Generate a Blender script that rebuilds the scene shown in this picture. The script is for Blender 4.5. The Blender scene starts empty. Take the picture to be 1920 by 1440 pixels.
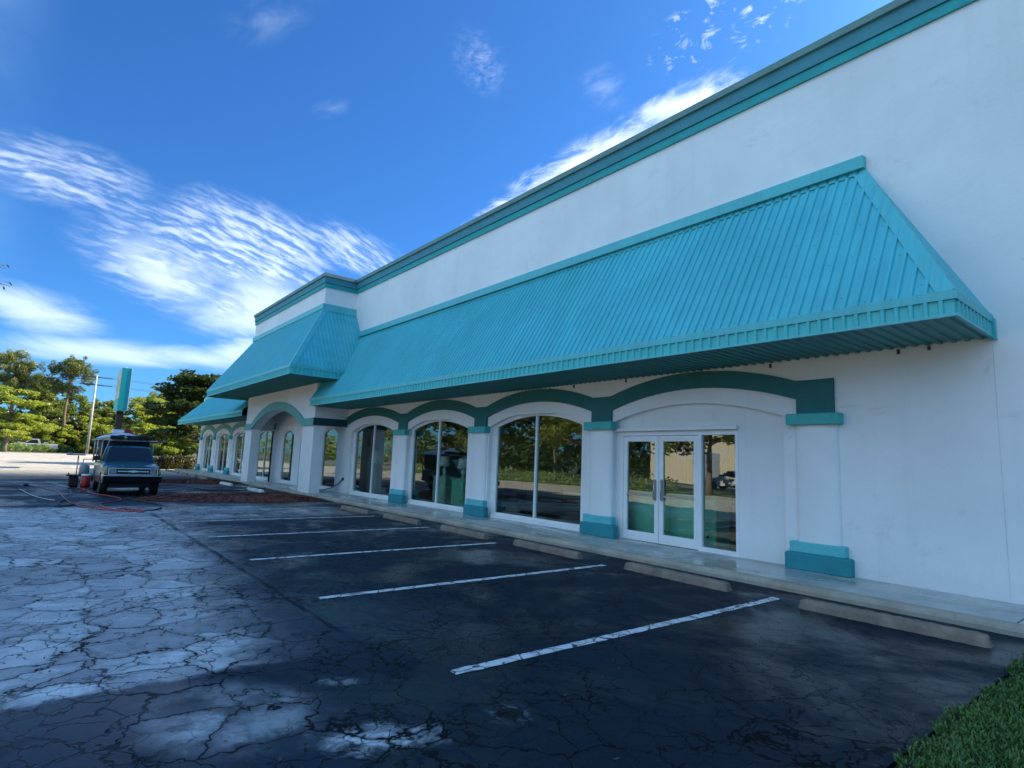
import bpy, math, random
from mathutils import Vector, Matrix, Quaternion
R = math.radians
rnd = random.Random(11)
S = bpy.context.scene
COL = S.collection

# ------------------------------------------------------------------ camera
cam_d = bpy.data.cameras.new('camera')
cam = bpy.data.objects.new('camera', cam_d)
COL.objects.link(cam)
S.camera = cam
yaw, pitch, roll = R(51.3573), R(7.6932), R(2.2768)
fw = Vector((-math.sin(yaw)*math.cos(pitch), math.cos(yaw)*math.cos(pitch), math.sin(pitch)))
rt = Vector((math.cos(yaw), math.sin(yaw), 0))
up = rt.cross(fw)
rt2 = rt*math.cos(roll) + up*math.sin(roll)
up2 = -rt*math.sin(roll) + up*math.cos(roll)
cam.matrix_world = Matrix(((rt2.x, up2.x, -fw.x, 0), (rt2.y, up2.y, -fw.y, 0), (rt2.z, up2.z, -fw.z, 1.6), (0, 0, 0, 1)))
cam_d.sensor_width = 36
cam_d.lens = 1087.1/1920*36
cam_d.clip_start = 0.05
cam_d.clip_end = 3000

# ------------------------------------------------------------------ light
SUN = Vector((0.08, 1.0, 0.776)).normalized()
ELEV = math.asin(SUN.z)
AZ = math.atan2(SUN.x, SUN.y)
sd = bpy.data.lights.new('sun', 'SUN')
sd.energy = 4.8
sd.angle = R(0.5)
sd.color = (1.0, 0.90, 0.74)
sun = bpy.data.objects.new('sun', sd)
COL.objects.link(sun)
sun.rotation_euler = (-SUN).to_track_quat('-Z', 'Y').to_euler()
S.view_settings.view_transform = 'Standard'
S.view_settings.look = 'None'
S.view_settings.exposure = 1.27
S.view_settings.gamma = 1
S.cycles.max_bounces = 6
S.cycles.diffuse_bounces = 3
S.cycles.glossy_bounces = 3
S.cycles.transparent_max_bounces = 8
S.cycles.transmission_bounces = 3

W = bpy.data.worlds.new('World')
S.world = W
W.use_nodes = True


class NT:
    """small helper for node trees"""
    def __init__(s, tree):
        s.t = tree
        tree.nodes.clear()

    def n(s, kind, ins=None, **props):
        nd = s.t.nodes.new(kind)
        for k, v in props.items():
            setattr(nd, k, v)
        for k, v in (ins or {}).items():
            sk = nd.inputs[k]
            if hasattr(v, 'is_linked') or isinstance(v, bpy.types.NodeSocket):
                s.t.links.new(v, sk)
            else:
                sk.default_value = v
        return nd

    def math(s, op, a, b=None, c=None, clamp=False):
        ins = {0: a}
        if b is not None: ins[1] = b
        if c is not None: ins[2] = c
        return s.n('ShaderNodeMath', ins, operation=op, use_clamp=clamp).outputs[0]

    def vmath(s, op, a, b=None, out=0):
        ins = {0: a}
        if b is not None: ins[1] = b
        return s.n('ShaderNodeVectorMath', ins, operation=op).outputs[out]

    def ramp(s, x, a, b, lo=0.0, hi=1.0, smooth=True):
        return s.n('ShaderNodeMapRange', {0: x, 1: a, 2: b, 3: lo, 4: hi},
                   interpolation_type='SMOOTHSTEP' if smooth else 'LINEAR', clamp=True).outputs[0]

    def noise(s, vec, scale, detail=4, rough=.55, dist=0.0, out=0):
        return s.n('ShaderNodeTexNoise', {'Vector': vec, 'Scale': scale, 'Detail': detail, 'Roughness': rough, 'Distortion': dist}).outputs[out]

    def mix(s, f, a, b, blend='MIX'):
        nd = s.t.nodes.new('ShaderNodeMix')
        nd.data_type = 'RGBA'
        nd.blend_type = blend
        for idx, v in ((0, f), (6, a), (7, b)):
            if isinstance(v, bpy.types.NodeSocket): s.t.links.new(v, nd.inputs[idx])
            elif idx == 0: nd.inputs[idx].default_value = v
            else: nd.inputs[idx].default_value = (*v, 1) if len(v) == 3 else v
        return nd.outputs[2]

    def ellipse(s, vec, cx, cy, rx, ry, rot=0, inner=0.0):
        """soft elliptical mask, 1 in the middle, 0 at the rim"""
        v = s.n('ShaderNodeMapping', {'Vector': vec, 'Location': (cx, cy, 0), 'Rotation': (0, 0, R(rot)), 'Scale': (rx, ry, 1)}, vector_type='TEXTURE').outputs[0]
        return s.ramp(s.vmath('LENGTH', v, out=1), 1.0, inner)


def build_world():
    k = NT(W.node_tree)
    sky = k.n('ShaderNodeTexSky', sky_type='NISHITA', sun_disc=False, sun_elevation=ELEV, sun_rotation=AZ,
              air_density=1.0, dust_density=0.6, ozone_density=2.6, altitude=0)
    skyc = k.mix(1.0, sky.outputs[0], (0.135, 0.335, 0.575), 'MULTIPLY')
    d = k.n('ShaderNodeTexCoord').outputs['Generated']
    sep = k.n('ShaderNodeSeparateXYZ', {0: d})
    z = k.math('MAXIMUM', sep.outputs[2], 0.02)
    p = k.n('ShaderNodeCombineXYZ', {0: k.math('DIVIDE', sep.outputs[0], z), 1: k.math('DIVIDE', sep.outputs[1], z), 2: 0.0}).outputs[0]
    # second chart of the same sky for the low western half: bearing and slope of the direction itself
    wx = k.math('MAXIMUM', k.math('MULTIPLY', sep.outputs[0], -1.0), .05)
    bb = k.math('DIVIDE', sep.outputs[1], wx)
    ee = k.math('DIVIDE', sep.outputs[2], wx)
    q = k.n('ShaderNodeCombineXYZ', {0: bb, 1: ee, 2: 0.0}).outputs[0]
    west = k.ramp(sep.outputs[0], -.2, -.45)
    # rippled sheet (cirrocumulus): rows bend away as they recede
    wa_ = k.noise(q, 7, 3, .6, out=1)
    qw = k.vmath('MULTIPLY', k.vmath('SUBTRACT', wa_, (.5, .5, .5)), (.05, .03, 0))
    er = k.math('MULTIPLY_ADD', k.math('MULTIPLY', bb, bb), .45, k.math('MULTIPLY_ADD', bb, .05, ee))
    qr = k.vmath('ADD', k.n('ShaderNodeCombineXYZ', {0: bb, 1: er, 2: 0.0}).outputs[0], qw)
    rip = k.noise(k.vmath('MULTIPLY', qr, (17, 98, 1)), 1.0, 3, .5, .25)
    rip2 = k.noise(k.vmath('MULTIPLY', qr, (42, 120, 1)), 1.0, 4, .6, .4)
    soft = k.noise(k.vmath('MULTIPLY', q, (5, 11, 1)), 1.0, 5, .6, .5)
    m1 = k.ellipse(q, -.02, .375, .28, .09, -2)
    m2 = k.ellipse(q, .22, .34, .36, .15, 4)
    m3 = k.ellipse(q, .42, .37, .20, .085, -6)
    m4 = k.ellipse(q, .24, .235, .22, .10, 10)
    m5 = k.ellipse(q, .12, .27, .22, .12, -25)
    sheet = k.math('MAXIMUM', k.math('MAXIMUM', k.math('MULTIPLY', m1, .8), m2), k.math('MAXIMUM', m3, k.math('MAXIMUM', m4, m5)))
    dens = k.ramp(k.math('ADD', k.math('MULTIPLY', sheet, .95), k.math('MULTIPLY_ADD', soft, 1.1, -.74)), .04, .85)
    veil = k.math('MAXIMUM', k.math('MULTIPLY', m4, 1.0), k.math('MULTIPLY', k.ellipse(q, .17, .25, .26, .09, -20), .9))
    rr = k.math('MULTIPLY_ADD', rip2, .45, k.math('MULTIPLY', rip, .75))
    rows = k.ramp(rr, .48, .76, .10, .74)
    flat = k.ramp(k.math('MULTIPLY_ADD', rip2, .3, k.math('MULTIPLY', soft, .9)), .34, .72, .22, .70)
    c1 = k.math('MULTIPLY', dens, k.math('MAXIMUM', rows, k.math('MULTIPLY', k.ramp(veil, .1, .75), flat)))
    # smooth veils lower down
    v2 = k.ellipse(q, -.03, .178, .17, .055, -12)
    v3 = k.ellipse(q, .08, .135, .34, .040, 3)
    v4 = k.ellipse(q, .26, .165, .15, .055, 8)
    v5 = k.ellipse(q, -.12, .215, .10, .035, -20)
    vl = k.math('MAXIMUM', k.math('MAXIMUM', v2, v3), k.math('MAXIMUM', v4, v5))
    soft2 = k.noise(k.vmath('MULTIPLY', q, (6, 22, 1)), 1.0, 6, .6, .6)
    c2 = k.ramp(k.math('ADD', k.math('MULTIPLY', vl, .9), k.math('MULTIPLY_ADD', soft2, 1.3, -.75)), .16, 1.0, 0, .66)
    c2 = k.math('MULTIPLY', c2, k.ramp(vl, 0, .25))
    c1 = k.math('MULTIPLY', c1, west)
    c2 = k.math('MULTIPLY', c2, west)
    warp = k.noise(p, 1.6, 3, out=1)
    pw = k.vmath('ADD', p, k.vmath('MULTIPLY', k.vmath('SUBTRACT', warp, (.5, .5, .5)), (.22, .22, 0)))
    # bright streak behind the roof and scattered puffs
    puff = k.noise(k.n('ShaderNodeMapping', {'Vector': pw, 'Rotation': (0, 0, R(35)), 'Scale': (5, 9, 1)}).outputs[0], 1.6, 6, .62, .6)
    s1 = k.ellipse(p, -1.80, 1.38, .55, .17, -8)
    s2 = k.ellipse(p, -1.22, 1.31, .62, .17, 4)
    s5 = k.ellipse(p, -.90, 1.28, .30, .14, 6)
    st = k.math('MAXIMUM', k.math('MAXIMUM', s1, s2), s5)
    c3 = k.math('MULTIPLY', k.ramp(st, .0, .4), k.ramp(k.math('MULTIPLY_ADD', st, .52, puff), .53, 1.12, 0, .88))
    s4 = k.ellipse(p, -.66, 1.10, .24, .16, 0)
    c4 = k.math('MULTIPLY', k.ramp(s4, 0, .4), k.ramp(k.noise(p, 24, 4, .6, .5), .55, .74, 0, .62))
    w1 = k.ellipse(p, -1.13, .76, .17, .085, 130)
    c5 = k.math('MULTIPLY', w1, k.ramp(k.noise(p, 34, 5, .7, .3), .35, .8, 0, .28))
    w2 = k.ellipse(p, -.98, 1.06, .08, .13, 30)
    w3 = k.ellipse(p, -1.32, .30, .20, .09, 20)
    w4 = k.ellipse(p, -1.58, .54, .10, .05, 20)
    c6 = k.math('MULTIPLY', k.math('MAXIMUM', w2, k.math('MAXIMUM', k.math('MULTIPLY', w3, .5), w4)), k.ramp(puff, .35, .8, 0, .24))
    tot = k.math('MAXIMUM', k.math('MAXIMUM', c1, c2), k.math('MAXIMUM', k.math('MAXIMUM', c3, c4), k.math('MAXIMUM', c5, c6)))
    tot = k.math('MULTIPLY', tot, .93)
    # added bright cloud and haze in the unseen sky behind, to light the walls
    added_sky = k.math('MULTIPLY', k.ramp(sep.outputs[1], -.02, -.35), k.ramp(sep.outputs[2], .03, .2))
    added_cloud = k.ramp(k.noise(k.n('ShaderNodeMapping', {'Vector': p, 'Scale': (.7, .7, 1)}).outputs[0], 1.0, 6, .6, .4), .36, .58)
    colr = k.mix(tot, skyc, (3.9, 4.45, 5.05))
    colr = k.mix(k.math('MULTIPLY', added_sky, k.math('MULTIPLY_ADD', added_cloud, .75, .2)), colr, (2.05, 3.65, 5.5))
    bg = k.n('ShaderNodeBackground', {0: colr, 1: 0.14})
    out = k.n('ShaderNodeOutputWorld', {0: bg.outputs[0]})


build_world()

# ------------------------------------------------------------------ helpers


class MB:
    """collects faces and links them as ONE mesh object"""
    def __init__(s):
        s.v = []
        s.f = []
        s.sm = []

    def add(s, vs, fs, smooth=False):
        b = len(s.v)
        s.v += [tuple(v) for v in vs]
        for f in fs:
            s.f.append(tuple(b+i for i in f))
            s.sm.append(smooth)
        return s

    def quad(s, a, b, c, d):
        return s.add((a, b, c, d), ((0, 1, 2, 3),))

    def box(s, x0, x1, y0, y1, z0, z1, bev=0):
        if bev:
            return s.bbox((x0+x1)/2, (y0+y1)/2, (z0+z1)/2, x1-x0, y1-y0, z1-z0, bev)
        v = [(x, y, z) for x in (x0, x1) for y in (y0, y1) for z in (z0, z1)]
        return s.add(v, ((0, 1, 3, 2), (4, 6, 7, 5), (0, 4, 5, 1), (2, 3, 7, 6), (0, 2, 6, 4), (1, 5, 7, 3)))

    def bbox(s, cx, cy, cz, sx, sy, sz, b):
        """box with chamfered edges"""
        hx, hy, hz = sx/2, sy/2, sz/2
        vs = {}
        L = []
        for ix in (-1, 1):
            for iy in (-1, 1):
                for iz in (-1, 1):
                    for a in range(3):
                        p = [ix*hx, iy*hy, iz*hz]
                        for q in range(3):
                            if q != a: p[q] -= (ix, iy, iz)[q]*b
                        vs[(ix, iy, iz, a)] = len(L)
                        L.append((cx+p[0], cy+p[1], cz+p[2]))
        F = []
        o = [(-1, -1), (1, -1), (1, 1), (-1, 1)]
        for a in range(3):
            for sg in (-1, 1):
                f = []
                for u, w in o:
                    k = [0, 0, 0]
                    k[a] = sg
                    k[(a+1) % 3] = u
                    k[(a+2) % 3] = w
                    f.append(vs[(*k, a)])
                F.append(f if sg > 0 else f[::-1])
        for a in range(3):           # edges along axis a
            b1, c1 = (a+1) % 3, (a+2) % 3
            for u in (-1, 1):
                for w in (-1, 1):
                    k0 = [0, 0, 0]
                    k0[a] = -1
                    k0[b1] = u
                    k0[c1] = w
                    k1 = list(k0)
                    k1[a] = 1
                    F.append((vs[(*k0, b1)], vs[(*k0, c1)], vs[(*k1, c1)], vs[(*k1, b1)]))
        for ix in (-1, 1):
            for iy in (-1, 1):
                for iz in (-1, 1):
                    F.append(tuple(vs[(ix, iy, iz, a)] for a in range(3)))
        return s.add(L, F)

    def tube(s, pts, r, n=8, cap=True):
        pts = [Vector(p) for p in pts]
        vs = []
        N = len(pts)
        prev = None
        for i, p in enumerate(pts):
            d = (pts[min(i+1, N-1)]-pts[max(i-1, 0)])
            if d.length < 1e-9: d = Vector((0, 0, 1))
            d.normalize()
            if prev is None:
                a = d.cross(Vector((0, 0, 1)))
                if a.length < .1: a = d.cross(Vector((1, 0, 0)))
            else:
                a = prev - d*prev.dot(d)
            a.normalize()
            prev = a
            b = d.cross(a)
            rr = r[i] if isinstance(r, (list, tuple)) else r
            for j in range(n):
                t = 2*math.pi*j/n
                vs.append(p + a*math.cos(t)*rr + b*math.sin(t)*rr)
        fs = []
        for i in range(N-1):
            for j in range(n):
                fs.append((i*n+j, i*n+(j+1) % n, (i+1)*n+(j+1) % n, (i+1)*n+j))
        if cap:
            fs.append(tuple(range(n))[::-1])
            fs.append(tuple((N-1)*n+j for j in range(n)))
        return s.add(vs, fs, True)

    def cyl(s, c, r, h, n=20, axis=2, r2=None):
        c = Vector(c)
        ax = Vector([1 if i == axis else 0 for i in range(3)])
        return s.tube([c, c+ax*h], [r, r if r2 is None else r2], n)

    def prism(s, poly, axis, a0, a1, taper=None):
        """extrude a closed 2-D polygon along axis (0: (y,z) polygon, 1: (x,z), 2: (x,y))"""
        def P(q, a):
            if axis == 0: return (a, q[0], q[1])
            if axis == 1: return (q[0], a, q[1])
            return (q[0], q[1], a)
        n = len(poly)
        v = [P(q, a0) for q in poly]+[P(q, a1) for q in poly]
        f = [tuple(range(n))[::-1], tuple(range(n, 2*n))]
        f += [(i, (i+1) % n, n+(i+1) % n, n+i) for i in range(n)]
        return s.add(v, f)

    def strip(s, lo, hi, y0, y1):
        """ribbon between two (x,z) polylines of equal count, from y0 (front) to y1"""
        n = len(lo)
        v = [(x, y0, z) for x, z in lo]+[(x, y0, z) for x, z in hi]+[(x, y1, z) for x, z in lo]+[(x, y1, z) for x, z in hi]
        f = []
        for i in range(n-1):
            f += [(i, i+1, n+i+1, n+i), (2*n+i+1, 2*n+i, 3*n+i, 3*n+i+1), (i+1, i, 2*n+i, 2*n+i+1), (n+i, n+i+1, 3*n+i+1, 3*n+i)]
        f += [(0, n, 3*n, 2*n), (n-1, 2*n+n-1, 3*n+n-1, n+n-1)]
        return s.add(v, f)

    def build(s, name, mat, parent=None, weld=False, bevel=0):
        me = bpy.data.meshes.new(name)
        me.from_pydata(s.v, [], s.f)
        me.validate()
        me.polygons.foreach_set('use_smooth', s.sm[:len(me.polygons)] if len(me.polygons) == len(s.sm) else [False]*len(me.polygons))
        if mat: me.materials.append(mat)
        o = bpy.data.objects.new(name, me)
        COL.objects.link(o)
        if parent:
            o.parent = parent
            # parents may be placed anywhere: meshes are written in world space unless the parent is moved later
            off = PLACE.get(parent.name)
            if off: o.location = -Vector(off)
        if bevel:
            m = o.modifiers.new('bevel', 'BEVEL')
            m.width = bevel
            m.segments = 2
            m.limit_method = 'ANGLE'
        return o


PLACE = {}


def empty(name, loc, label, cat, group=None, local=False):
    """Empty at a thing's base; parts are written in world space and shifted back"""
    o = bpy.data.objects.new(name, None)
    COL.objects.link(o)
    o.location = loc
    o.empty_display_size = .3
    o['label'] = label
    o['category'] = cat
    if group: o['group'] = group
    if not local: PLACE[o.name] = loc
    return o


def tag(o, label, cat, group=None, kind=None):
    o['label'] = label
    o['category'] = cat
    if group: o['group'] = group
    if kind: o['kind'] = kind
    return o


def struct(o, kind='structure'):
    o['kind'] = kind
    return o


def kids(o):
    return [c for c in COL.objects if c.parent == o]


def dup(o, parent=None):
    c = o.copy()
    COL.objects.link(c)
    if parent: c.parent = parent
    for ch in kids(o): dup(ch, c)
    return c


# ------------------------------------------------------------------ materials
def mat(name):
    m = bpy.data.materials.new(name)
    m.use_nodes = True
    return m, NT(m.node_tree)


def finish(k, **ins):
    names = {'color': 'Base Color', 'rough': 'Roughness', 'metal': 'Metallic', 'normal': 'Normal', 'spec': 'Specular IOR Level', 'coat': 'Coat Weight', 'sheen': 'Sheen Weight', 'emit': 'Emission Color', 'emits': 'Emission Strength', 'trans': 'Transmission Weight', 'ior': 'IOR', 'alpha': 'Alpha'}
    b = k.n('ShaderNodeBsdfPrincipled')
    for q, v in ins.items():
        sk = b.inputs[names[q]]
        if isinstance(v, bpy.types.NodeSocket): k.t.links.new(v, sk)
        elif isinstance(v, (tuple, list)) and len(v) == 3: sk.default_value = (*v, 1)
        else: sk.default_value = v
    k.n('ShaderNodeOutputMaterial', {0: b.outputs[0]})
    return b


def bump(k, h, strength=.3, dist=.01, normal=None):
    ins = {'Height': h, 'Strength': strength, 'Distance': dist}
    if normal: ins['Normal'] = normal
    return k.n('ShaderNodeBump', ins).outputs[0]


def plain(name, c, rough=.6, metal=0.0, var=.12, scale=3.0, spec=.5, bmp=0.0, bscale=60, coat=0.0):
    """painted / cast surface: colour broken by two noises, uneven gloss"""
    m, k = mat(name)
    g = k.n('ShaderNodeNewGeometry').outputs['Position']
    a = k.noise(g, scale, 5, .6)
    b = k.noise(g, scale*9, 3, .6)
    f = k.math('MULTIPLY_ADD', b, .4, k.math('MULTIPLY', a, .6))
    f = k.ramp(f, .3, .7)
    c0 = tuple(max(0, x*(1-var)) for x in c)
    c1 = tuple(min(1, x*(1+var)) for x in c)
    ins = dict(color=k.mix(f, c0, c1), rough=k.ramp(f, 0, 1, max(.02, rough-.06), min(1, rough+.06), False), metal=metal, spec=spec, coat=coat)
    if bmp: ins['normal'] = bump(k, k.noise(g, bscale, 3, .6), bmp, .01)
    finish(k, **ins)
    return m


def stucco(name, c=(.80, .80, .80), dirt=1.0):
    m, k = mat(name)
    g = k.n('ShaderNodeNewGeometry').outputs['Position']
    n1 = k.noise(g, .55, 5, .6, .3)
    n2 = k.noise(g, 14, 4, .6)
    streak = k.noise(k.n('ShaderNodeMapping', {'Vector': g, 'Scale': (3.2, 3.2, .16)}).outputs[0], 1.0, 5, .65)
    z = k.n('ShaderNodeSeparateXYZ', {0: g}).outputs[2]
    low = k.ramp(k.math('ADD', z, k.math('MULTIPLY', n2, .35)), .16, .75, 1, 0)
    base = k.mix(k.ramp(n1, .3, .7), tuple(x*.93 for x in c), tuple(min(1, x*1.03) for x in c))
    base = k.mix(k.math('MULTIPLY', k.ramp(streak, .52, .78), .13*dirt), base, (.42, .41, .40))
    blot = k.ramp(k.noise(g, 1.7, 6, .7, .8), .56, .78)
    base = k.mix(k.math('MULTIPLY', blot, .32*dirt), base, (.45, .44, .42))
    base = k.mix(k.math('MULTIPLY', low, .22*dirt), base, (.40, .40, .37))
    h = k.math('MULTIPLY_ADD', k.noise(g, 70, 3, .65), .6, k.math('MULTIPLY', k.noise(g, 9, 3, .5), .8))
    finish(k, color=base, rough=.85, normal=bump(k, h, .38, .014), spec=.25)
    return m


def metal_sheet(name, c, rough=.36):
    """weathered painted sheet metal"""
    m, k = mat(name)
    g = k.n('ShaderNodeNewGeometry').outputs['Position']
    n1 = k.noise(g, .7, 5, .6, .4)
    n2 = k.noise(k.n('ShaderNodeMapping', {'Vector': g, 'Scale': (9, .9, .9)}).outputs[0], 1.2, 5, .65)
    f = k.ramp(k.math('MULTIPLY_ADD', n2, .55, k.math('MULTIPLY', n1, .45)), .33, .67)
    base = k.mix(f, tuple(x*.88 for x in c), tuple(min(1, x*1.08+.004) for x in c))
    spot = k.ramp(k.noise(g, 23, 4, .7), .66, .76)
    base = k.mix(k.math('MULTIPLY', spot, .35), base, tuple(x*.5+.05 for x in c))
    chalk = k.ramp(k.noise(g, 3.1, 5, .7, 1.0), .60, .80)
    base = k.mix(k.math('MULTIPLY', chalk, .10), base, (.45, .58, .58))
    finish(k, color=base, rough=k.ramp(n1, .3, .7, rough-.06, rough+.14, False), normal=bump(k, n2, .12, .006), spec=.5)
    return m


def glass_mat(name, tint=(.80, .93, .87), refl=.13):
    m, k = mat(name)
    g = k.n('ShaderNodeNewGeometry')
    wav = bump(k, k.noise(g.outputs['Position'], 1.1, 2, .4), .035, .05)
    fr = k.n('ShaderNodeFresnel', {'IOR': 1.52, 'Normal': wav}).outputs[0]
    f = k.math('MULTIPLY_ADD', fr, 1.3, refl, clamp=True)
    a = k.n('ShaderNodeBsdfTransparent', {0: (*tint, 1)})
    b = k.n('ShaderNodeBsdfGlossy', {'Color': (.80, .88, .85, 1), 'Roughness': .008, 'Normal': wav})
    mx = k.n('ShaderNodeMixShader', {0: f, 1: a.outputs[0], 2: b.outputs[0]})
    k.n('ShaderNodeOutputMaterial', {0: mx.outputs[0]})
    return m


def leaf_mat(name, dark, light, trans=.35, tcol=None, scale=.9):
    m, k = mat(name)
    g = k.n('ShaderNodeNewGeometry')
    oi = k.n('ShaderNodeObjectInfo').outputs['Random']
    n = k.noise(g.outputs['Position'], scale, 3, .6)
    n2 = k.n('ShaderNodeTexWhiteNoise', {'Vector': k.vmath('SCALE', g.outputs['True Normal'], None)}, noise_dimensions='3D').outputs[0]
    f = k.ramp(k.math('MULTIPLY_ADD', n2, .35, k.math('MULTIPLY_ADD', oi, .25, k.math('MULTIPLY', n, .8))), .35, .95)
    c = k.mix(f, dark, light)
    d = k.n('ShaderNodeBsdfDiffuse', {0: c})
    tc = k.mix(1.0, c, tcol or (1.6, 1.5, .6), 'MULTIPLY')
    t = k.n('ShaderNodeBsdfTranslucent', {0: tc})
    gl = k.n('ShaderNodeBsdfGlossy', {'Roughness': .42, 'Color': (.9, .9, .9, 1)})
    mx = k.n('ShaderNodeMixShader', {0: trans, 1: d.outputs[0], 2: t.outputs[0]})
    mx2 = k.n('ShaderNodeMixShader', {0: .035, 1: mx.outputs[0], 2: gl.outputs[0]})
    k.n('ShaderNodeOutputMaterial', {0: mx2.outputs[0]})
    return m


def asphalt_mat():
    m, k = mat('cracked_asphalt')
    g = k.n('ShaderNodeNewGeometry').outputs['Position']
    sp = k.n('ShaderNodeSeparateXYZ', {0: g})
    X, Y = sp.outputs[0], sp.outputs[1]
    p2 = k.n('ShaderNodeCombineXYZ', {0: X, 1: Y, 2: 0.0}).outputs[0]
    big = k.noise(p2, .35, 5, .6, .5)
    mid = k.noise(p2, 1.3, 6, .65, .4)
    fin = k.noise(p2, 9, 5, .7)
    grit = k.noise(p2, 60, 4, .9)
    # ---- where the old pale surface lies: left of the seam, away from the camera
    wob = k.math('MULTIPLY_ADD', mid, 1.2, -.6)
    wobb = k.math('MULTIPLY_ADD', fin, .35, k.math('MULTIPLY_ADD', mid, 1.0, -.67))
    lim = k.ramp(X, -4.4, -14, 1.55, 2.7, False)
    old = k.ramp(k.math('SUBTRACT', k.math('ADD', lim, k.math('MULTIPLY', wob, .7)), Y), -.55, .75)
    old = k.math('MULTIPLY', old, k.ramp(k.math('ADD', X, k.math('MULTIPLY', wobb, .55)), -4.72, -4.86))
    old = k.math('MULTIPLY', old, k.ramp(k.math('ADD', X, k.math('MULTIPLY', wobb, .6)), -19.5, -18.6))
    near = k.math('MULTIPLY', k.ellipse(p2, -3.98, 1.12, .80, .62, 35, .35), k.math('MULTIPLY', k.ramp(mid, .36, .58, .25, .95), k.ramp(k.noise(p2, 3.3, 4, .6), .38, .55, .35, 1)))
    old = k.math('MAXIMUM', old, k.math('MULTIPLY', near, .9))
    # wide dry patch right beyond the seam in front of the mulch bed
    far = k.ellipse(p2, -17.2, 4.2, 3.0, 3.6, 0, .35)
    old = k.math('MAXIMUM', old, k.math('MULTIPLY', far, k.ramp(mid, .3, .62, .2, .8)))
    # ---- cracks
    wv = k.noise(p2, 2.2, 4, .6, out=1)
    pc = k.vmath('ADD', p2, k.vmath('SCALE', k.vmath('SUBTRACT', wv, (.5, .5, .5)), None))
    pc.node.inputs[1].links[0].from_node.inputs['Scale'].default_value = .42
    wv2 = k.noise(p2, 14, 3, .6, out=1)
    pc2 = k.vmath('ADD', pc, k.vmath('SCALE', k.vmath('SUBTRACT', wv2, (.5, .5, .5)), None))
    pc2.node.inputs[1].links[0].from_node.inputs['Scale'].default_value = .06
    va = k.n('ShaderNodeTexVoronoi', {'Vector': pc2, 'Scale': 1.75, 'Randomness': 1.0}, feature='DISTANCE_TO_EDGE').outputs[0]
    vb = k.n('ShaderNodeTexVoronoi', {'Vector': k.vmath('ADD', pc2, (3.3, 7.7, 0)), 'Scale': 4.1, 'Randomness': 1.0}, feature='DISTANCE_TO_EDGE').outputs[0]
    wa = k.ramp(k.noise(p2, .9, 3, .6), .34, .66, .004, .022)
    ca = k.ramp(k.math('DIVIDE', va, wa), .45, 1.15, 1, 0)
    gate = k.ramp(k.noise(k.vmath('ADD', p2, (9, 2, 0)), .8, 3, .6), .36, .56)
    cb = k.math('MULTIPLY', k.ramp(vb, .012, .034, 1, 0), gate)
    right_fade = k.ramp(Y, 3.6, 6.2, 1, .35)
    crack = k.math('MAXIMUM', k.math('MULTIPLY', ca, k.ramp(k.noise(k.vmath('ADD', p2, (1, 5, 0)), 1.1, 2), .33, .5, .45, 1)), k.math('MULTIPLY', cb, .8))
    crack = k.math('MULTIPLY', crack, right_fade)
    cell = k.n('ShaderNodeTexVoronoi', {'Vector': pc2, 'Scale': 1.75, 'Randomness': 1.0}, feature='F1').outputs['Color']
    cell = k.n('ShaderNodeSeparateColor', {0: cell}).outputs[0]
    # chalky residue, dried plate by plate
    ch = k.math('MAXIMUM', k.math('MULTIPLY', k.ellipse(p2, -4.98, .25, .36, .80, 0), .9), k.math('MULTIPLY', k.ellipse(p2, -3.22, 1.72, .36, .70, -25), .85))
    ch = k.math('MAXIMUM', ch, k.math('MULTIPLY', k.ellipse(p2, -3.75, 1.05, .60, .55, 10), .36))
    ch = k.math('MAXIMUM', ch, k.math('MULTIPLY', k.ellipse(p2, -4.22, 1.85, .32, .3, 0), .6))
    ch = k.math('MAXIMUM', ch, k.math('MULTIPLY', old, .42))
    ch = k.math('MAXIMUM', ch, k.math('MULTIPLY', k.ellipse(p2, -14.5, .4, 5.5, 1.5, 0, .3), .70))
    chn = k.noise(p2, 4.4, 7, .74, .7)
    chalk = k.ramp(k.math('ADD', ch, k.math('MULTIPLY_ADD', chn, 1.9, k.math('MULTIPLY_ADD', cell, .35, -1.12))), .30, .95)
    chalk = k.math('MULTIPLY', chalk, k.ramp(k.math('MULTIPLY', k.ramp(ch, .02, .3), k.ramp(va, .0, .10, .35, 1)), 0, 1))
    # long construction joint beside the stalls
    sj = k.math('ABSOLUTE', k.math('SUBTRACT', Y, k.math('MULTIPLY_ADD', fin, .10, k.math('MULTIPLY_ADD', mid, .16, 2.20))))
    seam = k.math('MULTIPLY', k.ramp(sj, .012, k.ramp(X, -5, -15, .035, .075), 1, 0), k.ramp(X, -4.0, -5.4))
    seam = k.math('MULTIPLY', seam, k.ramp(X, -17.5, -16.6))
    seam = k.math('MULTIPLY', seam, k.ramp(k.noise(p2, 1.9, 4, .7), .36, .56, .25, .85))
    crack = k.math('MAXIMUM', crack, seam)
    # ---- albedo
    pale = k.mix(k.ramp(mid, .3, .7), (.30, .31, .325), (.52, .53, .55))
    seal = k.mix(k.ramp(big, .3, .7), (.013, .021, .033), (.026, .038, .057))  # lighter blue imitates grazing sky reflection, put into the albedo
    sheen_off = k.math('MULTIPLY', k.ramp(Y, 2.2, 4.2), k.ramp(X, -14, -8))
    seal = k.mix(k.math('MAXIMUM', sheen_off, k.ramp(X, -5.6, -4.0)), seal, k.mix(mid, (.002, .008, .017), (.006, .016, .030)))  # near dark seal; its blue tint stands for wet sky reflection
    seal = k.mix(k.math('MULTIPLY', k.ramp(k.noise(p2, 2.3, 6, .7, .8), .62, .8), .22), seal, (.05, .056, .066))
    farlot = k.mix(k.ramp(k.noise(p2, .12, 5, .6), .3, .7), (.44, .39, .32), (.56, .50, .42))
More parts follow.
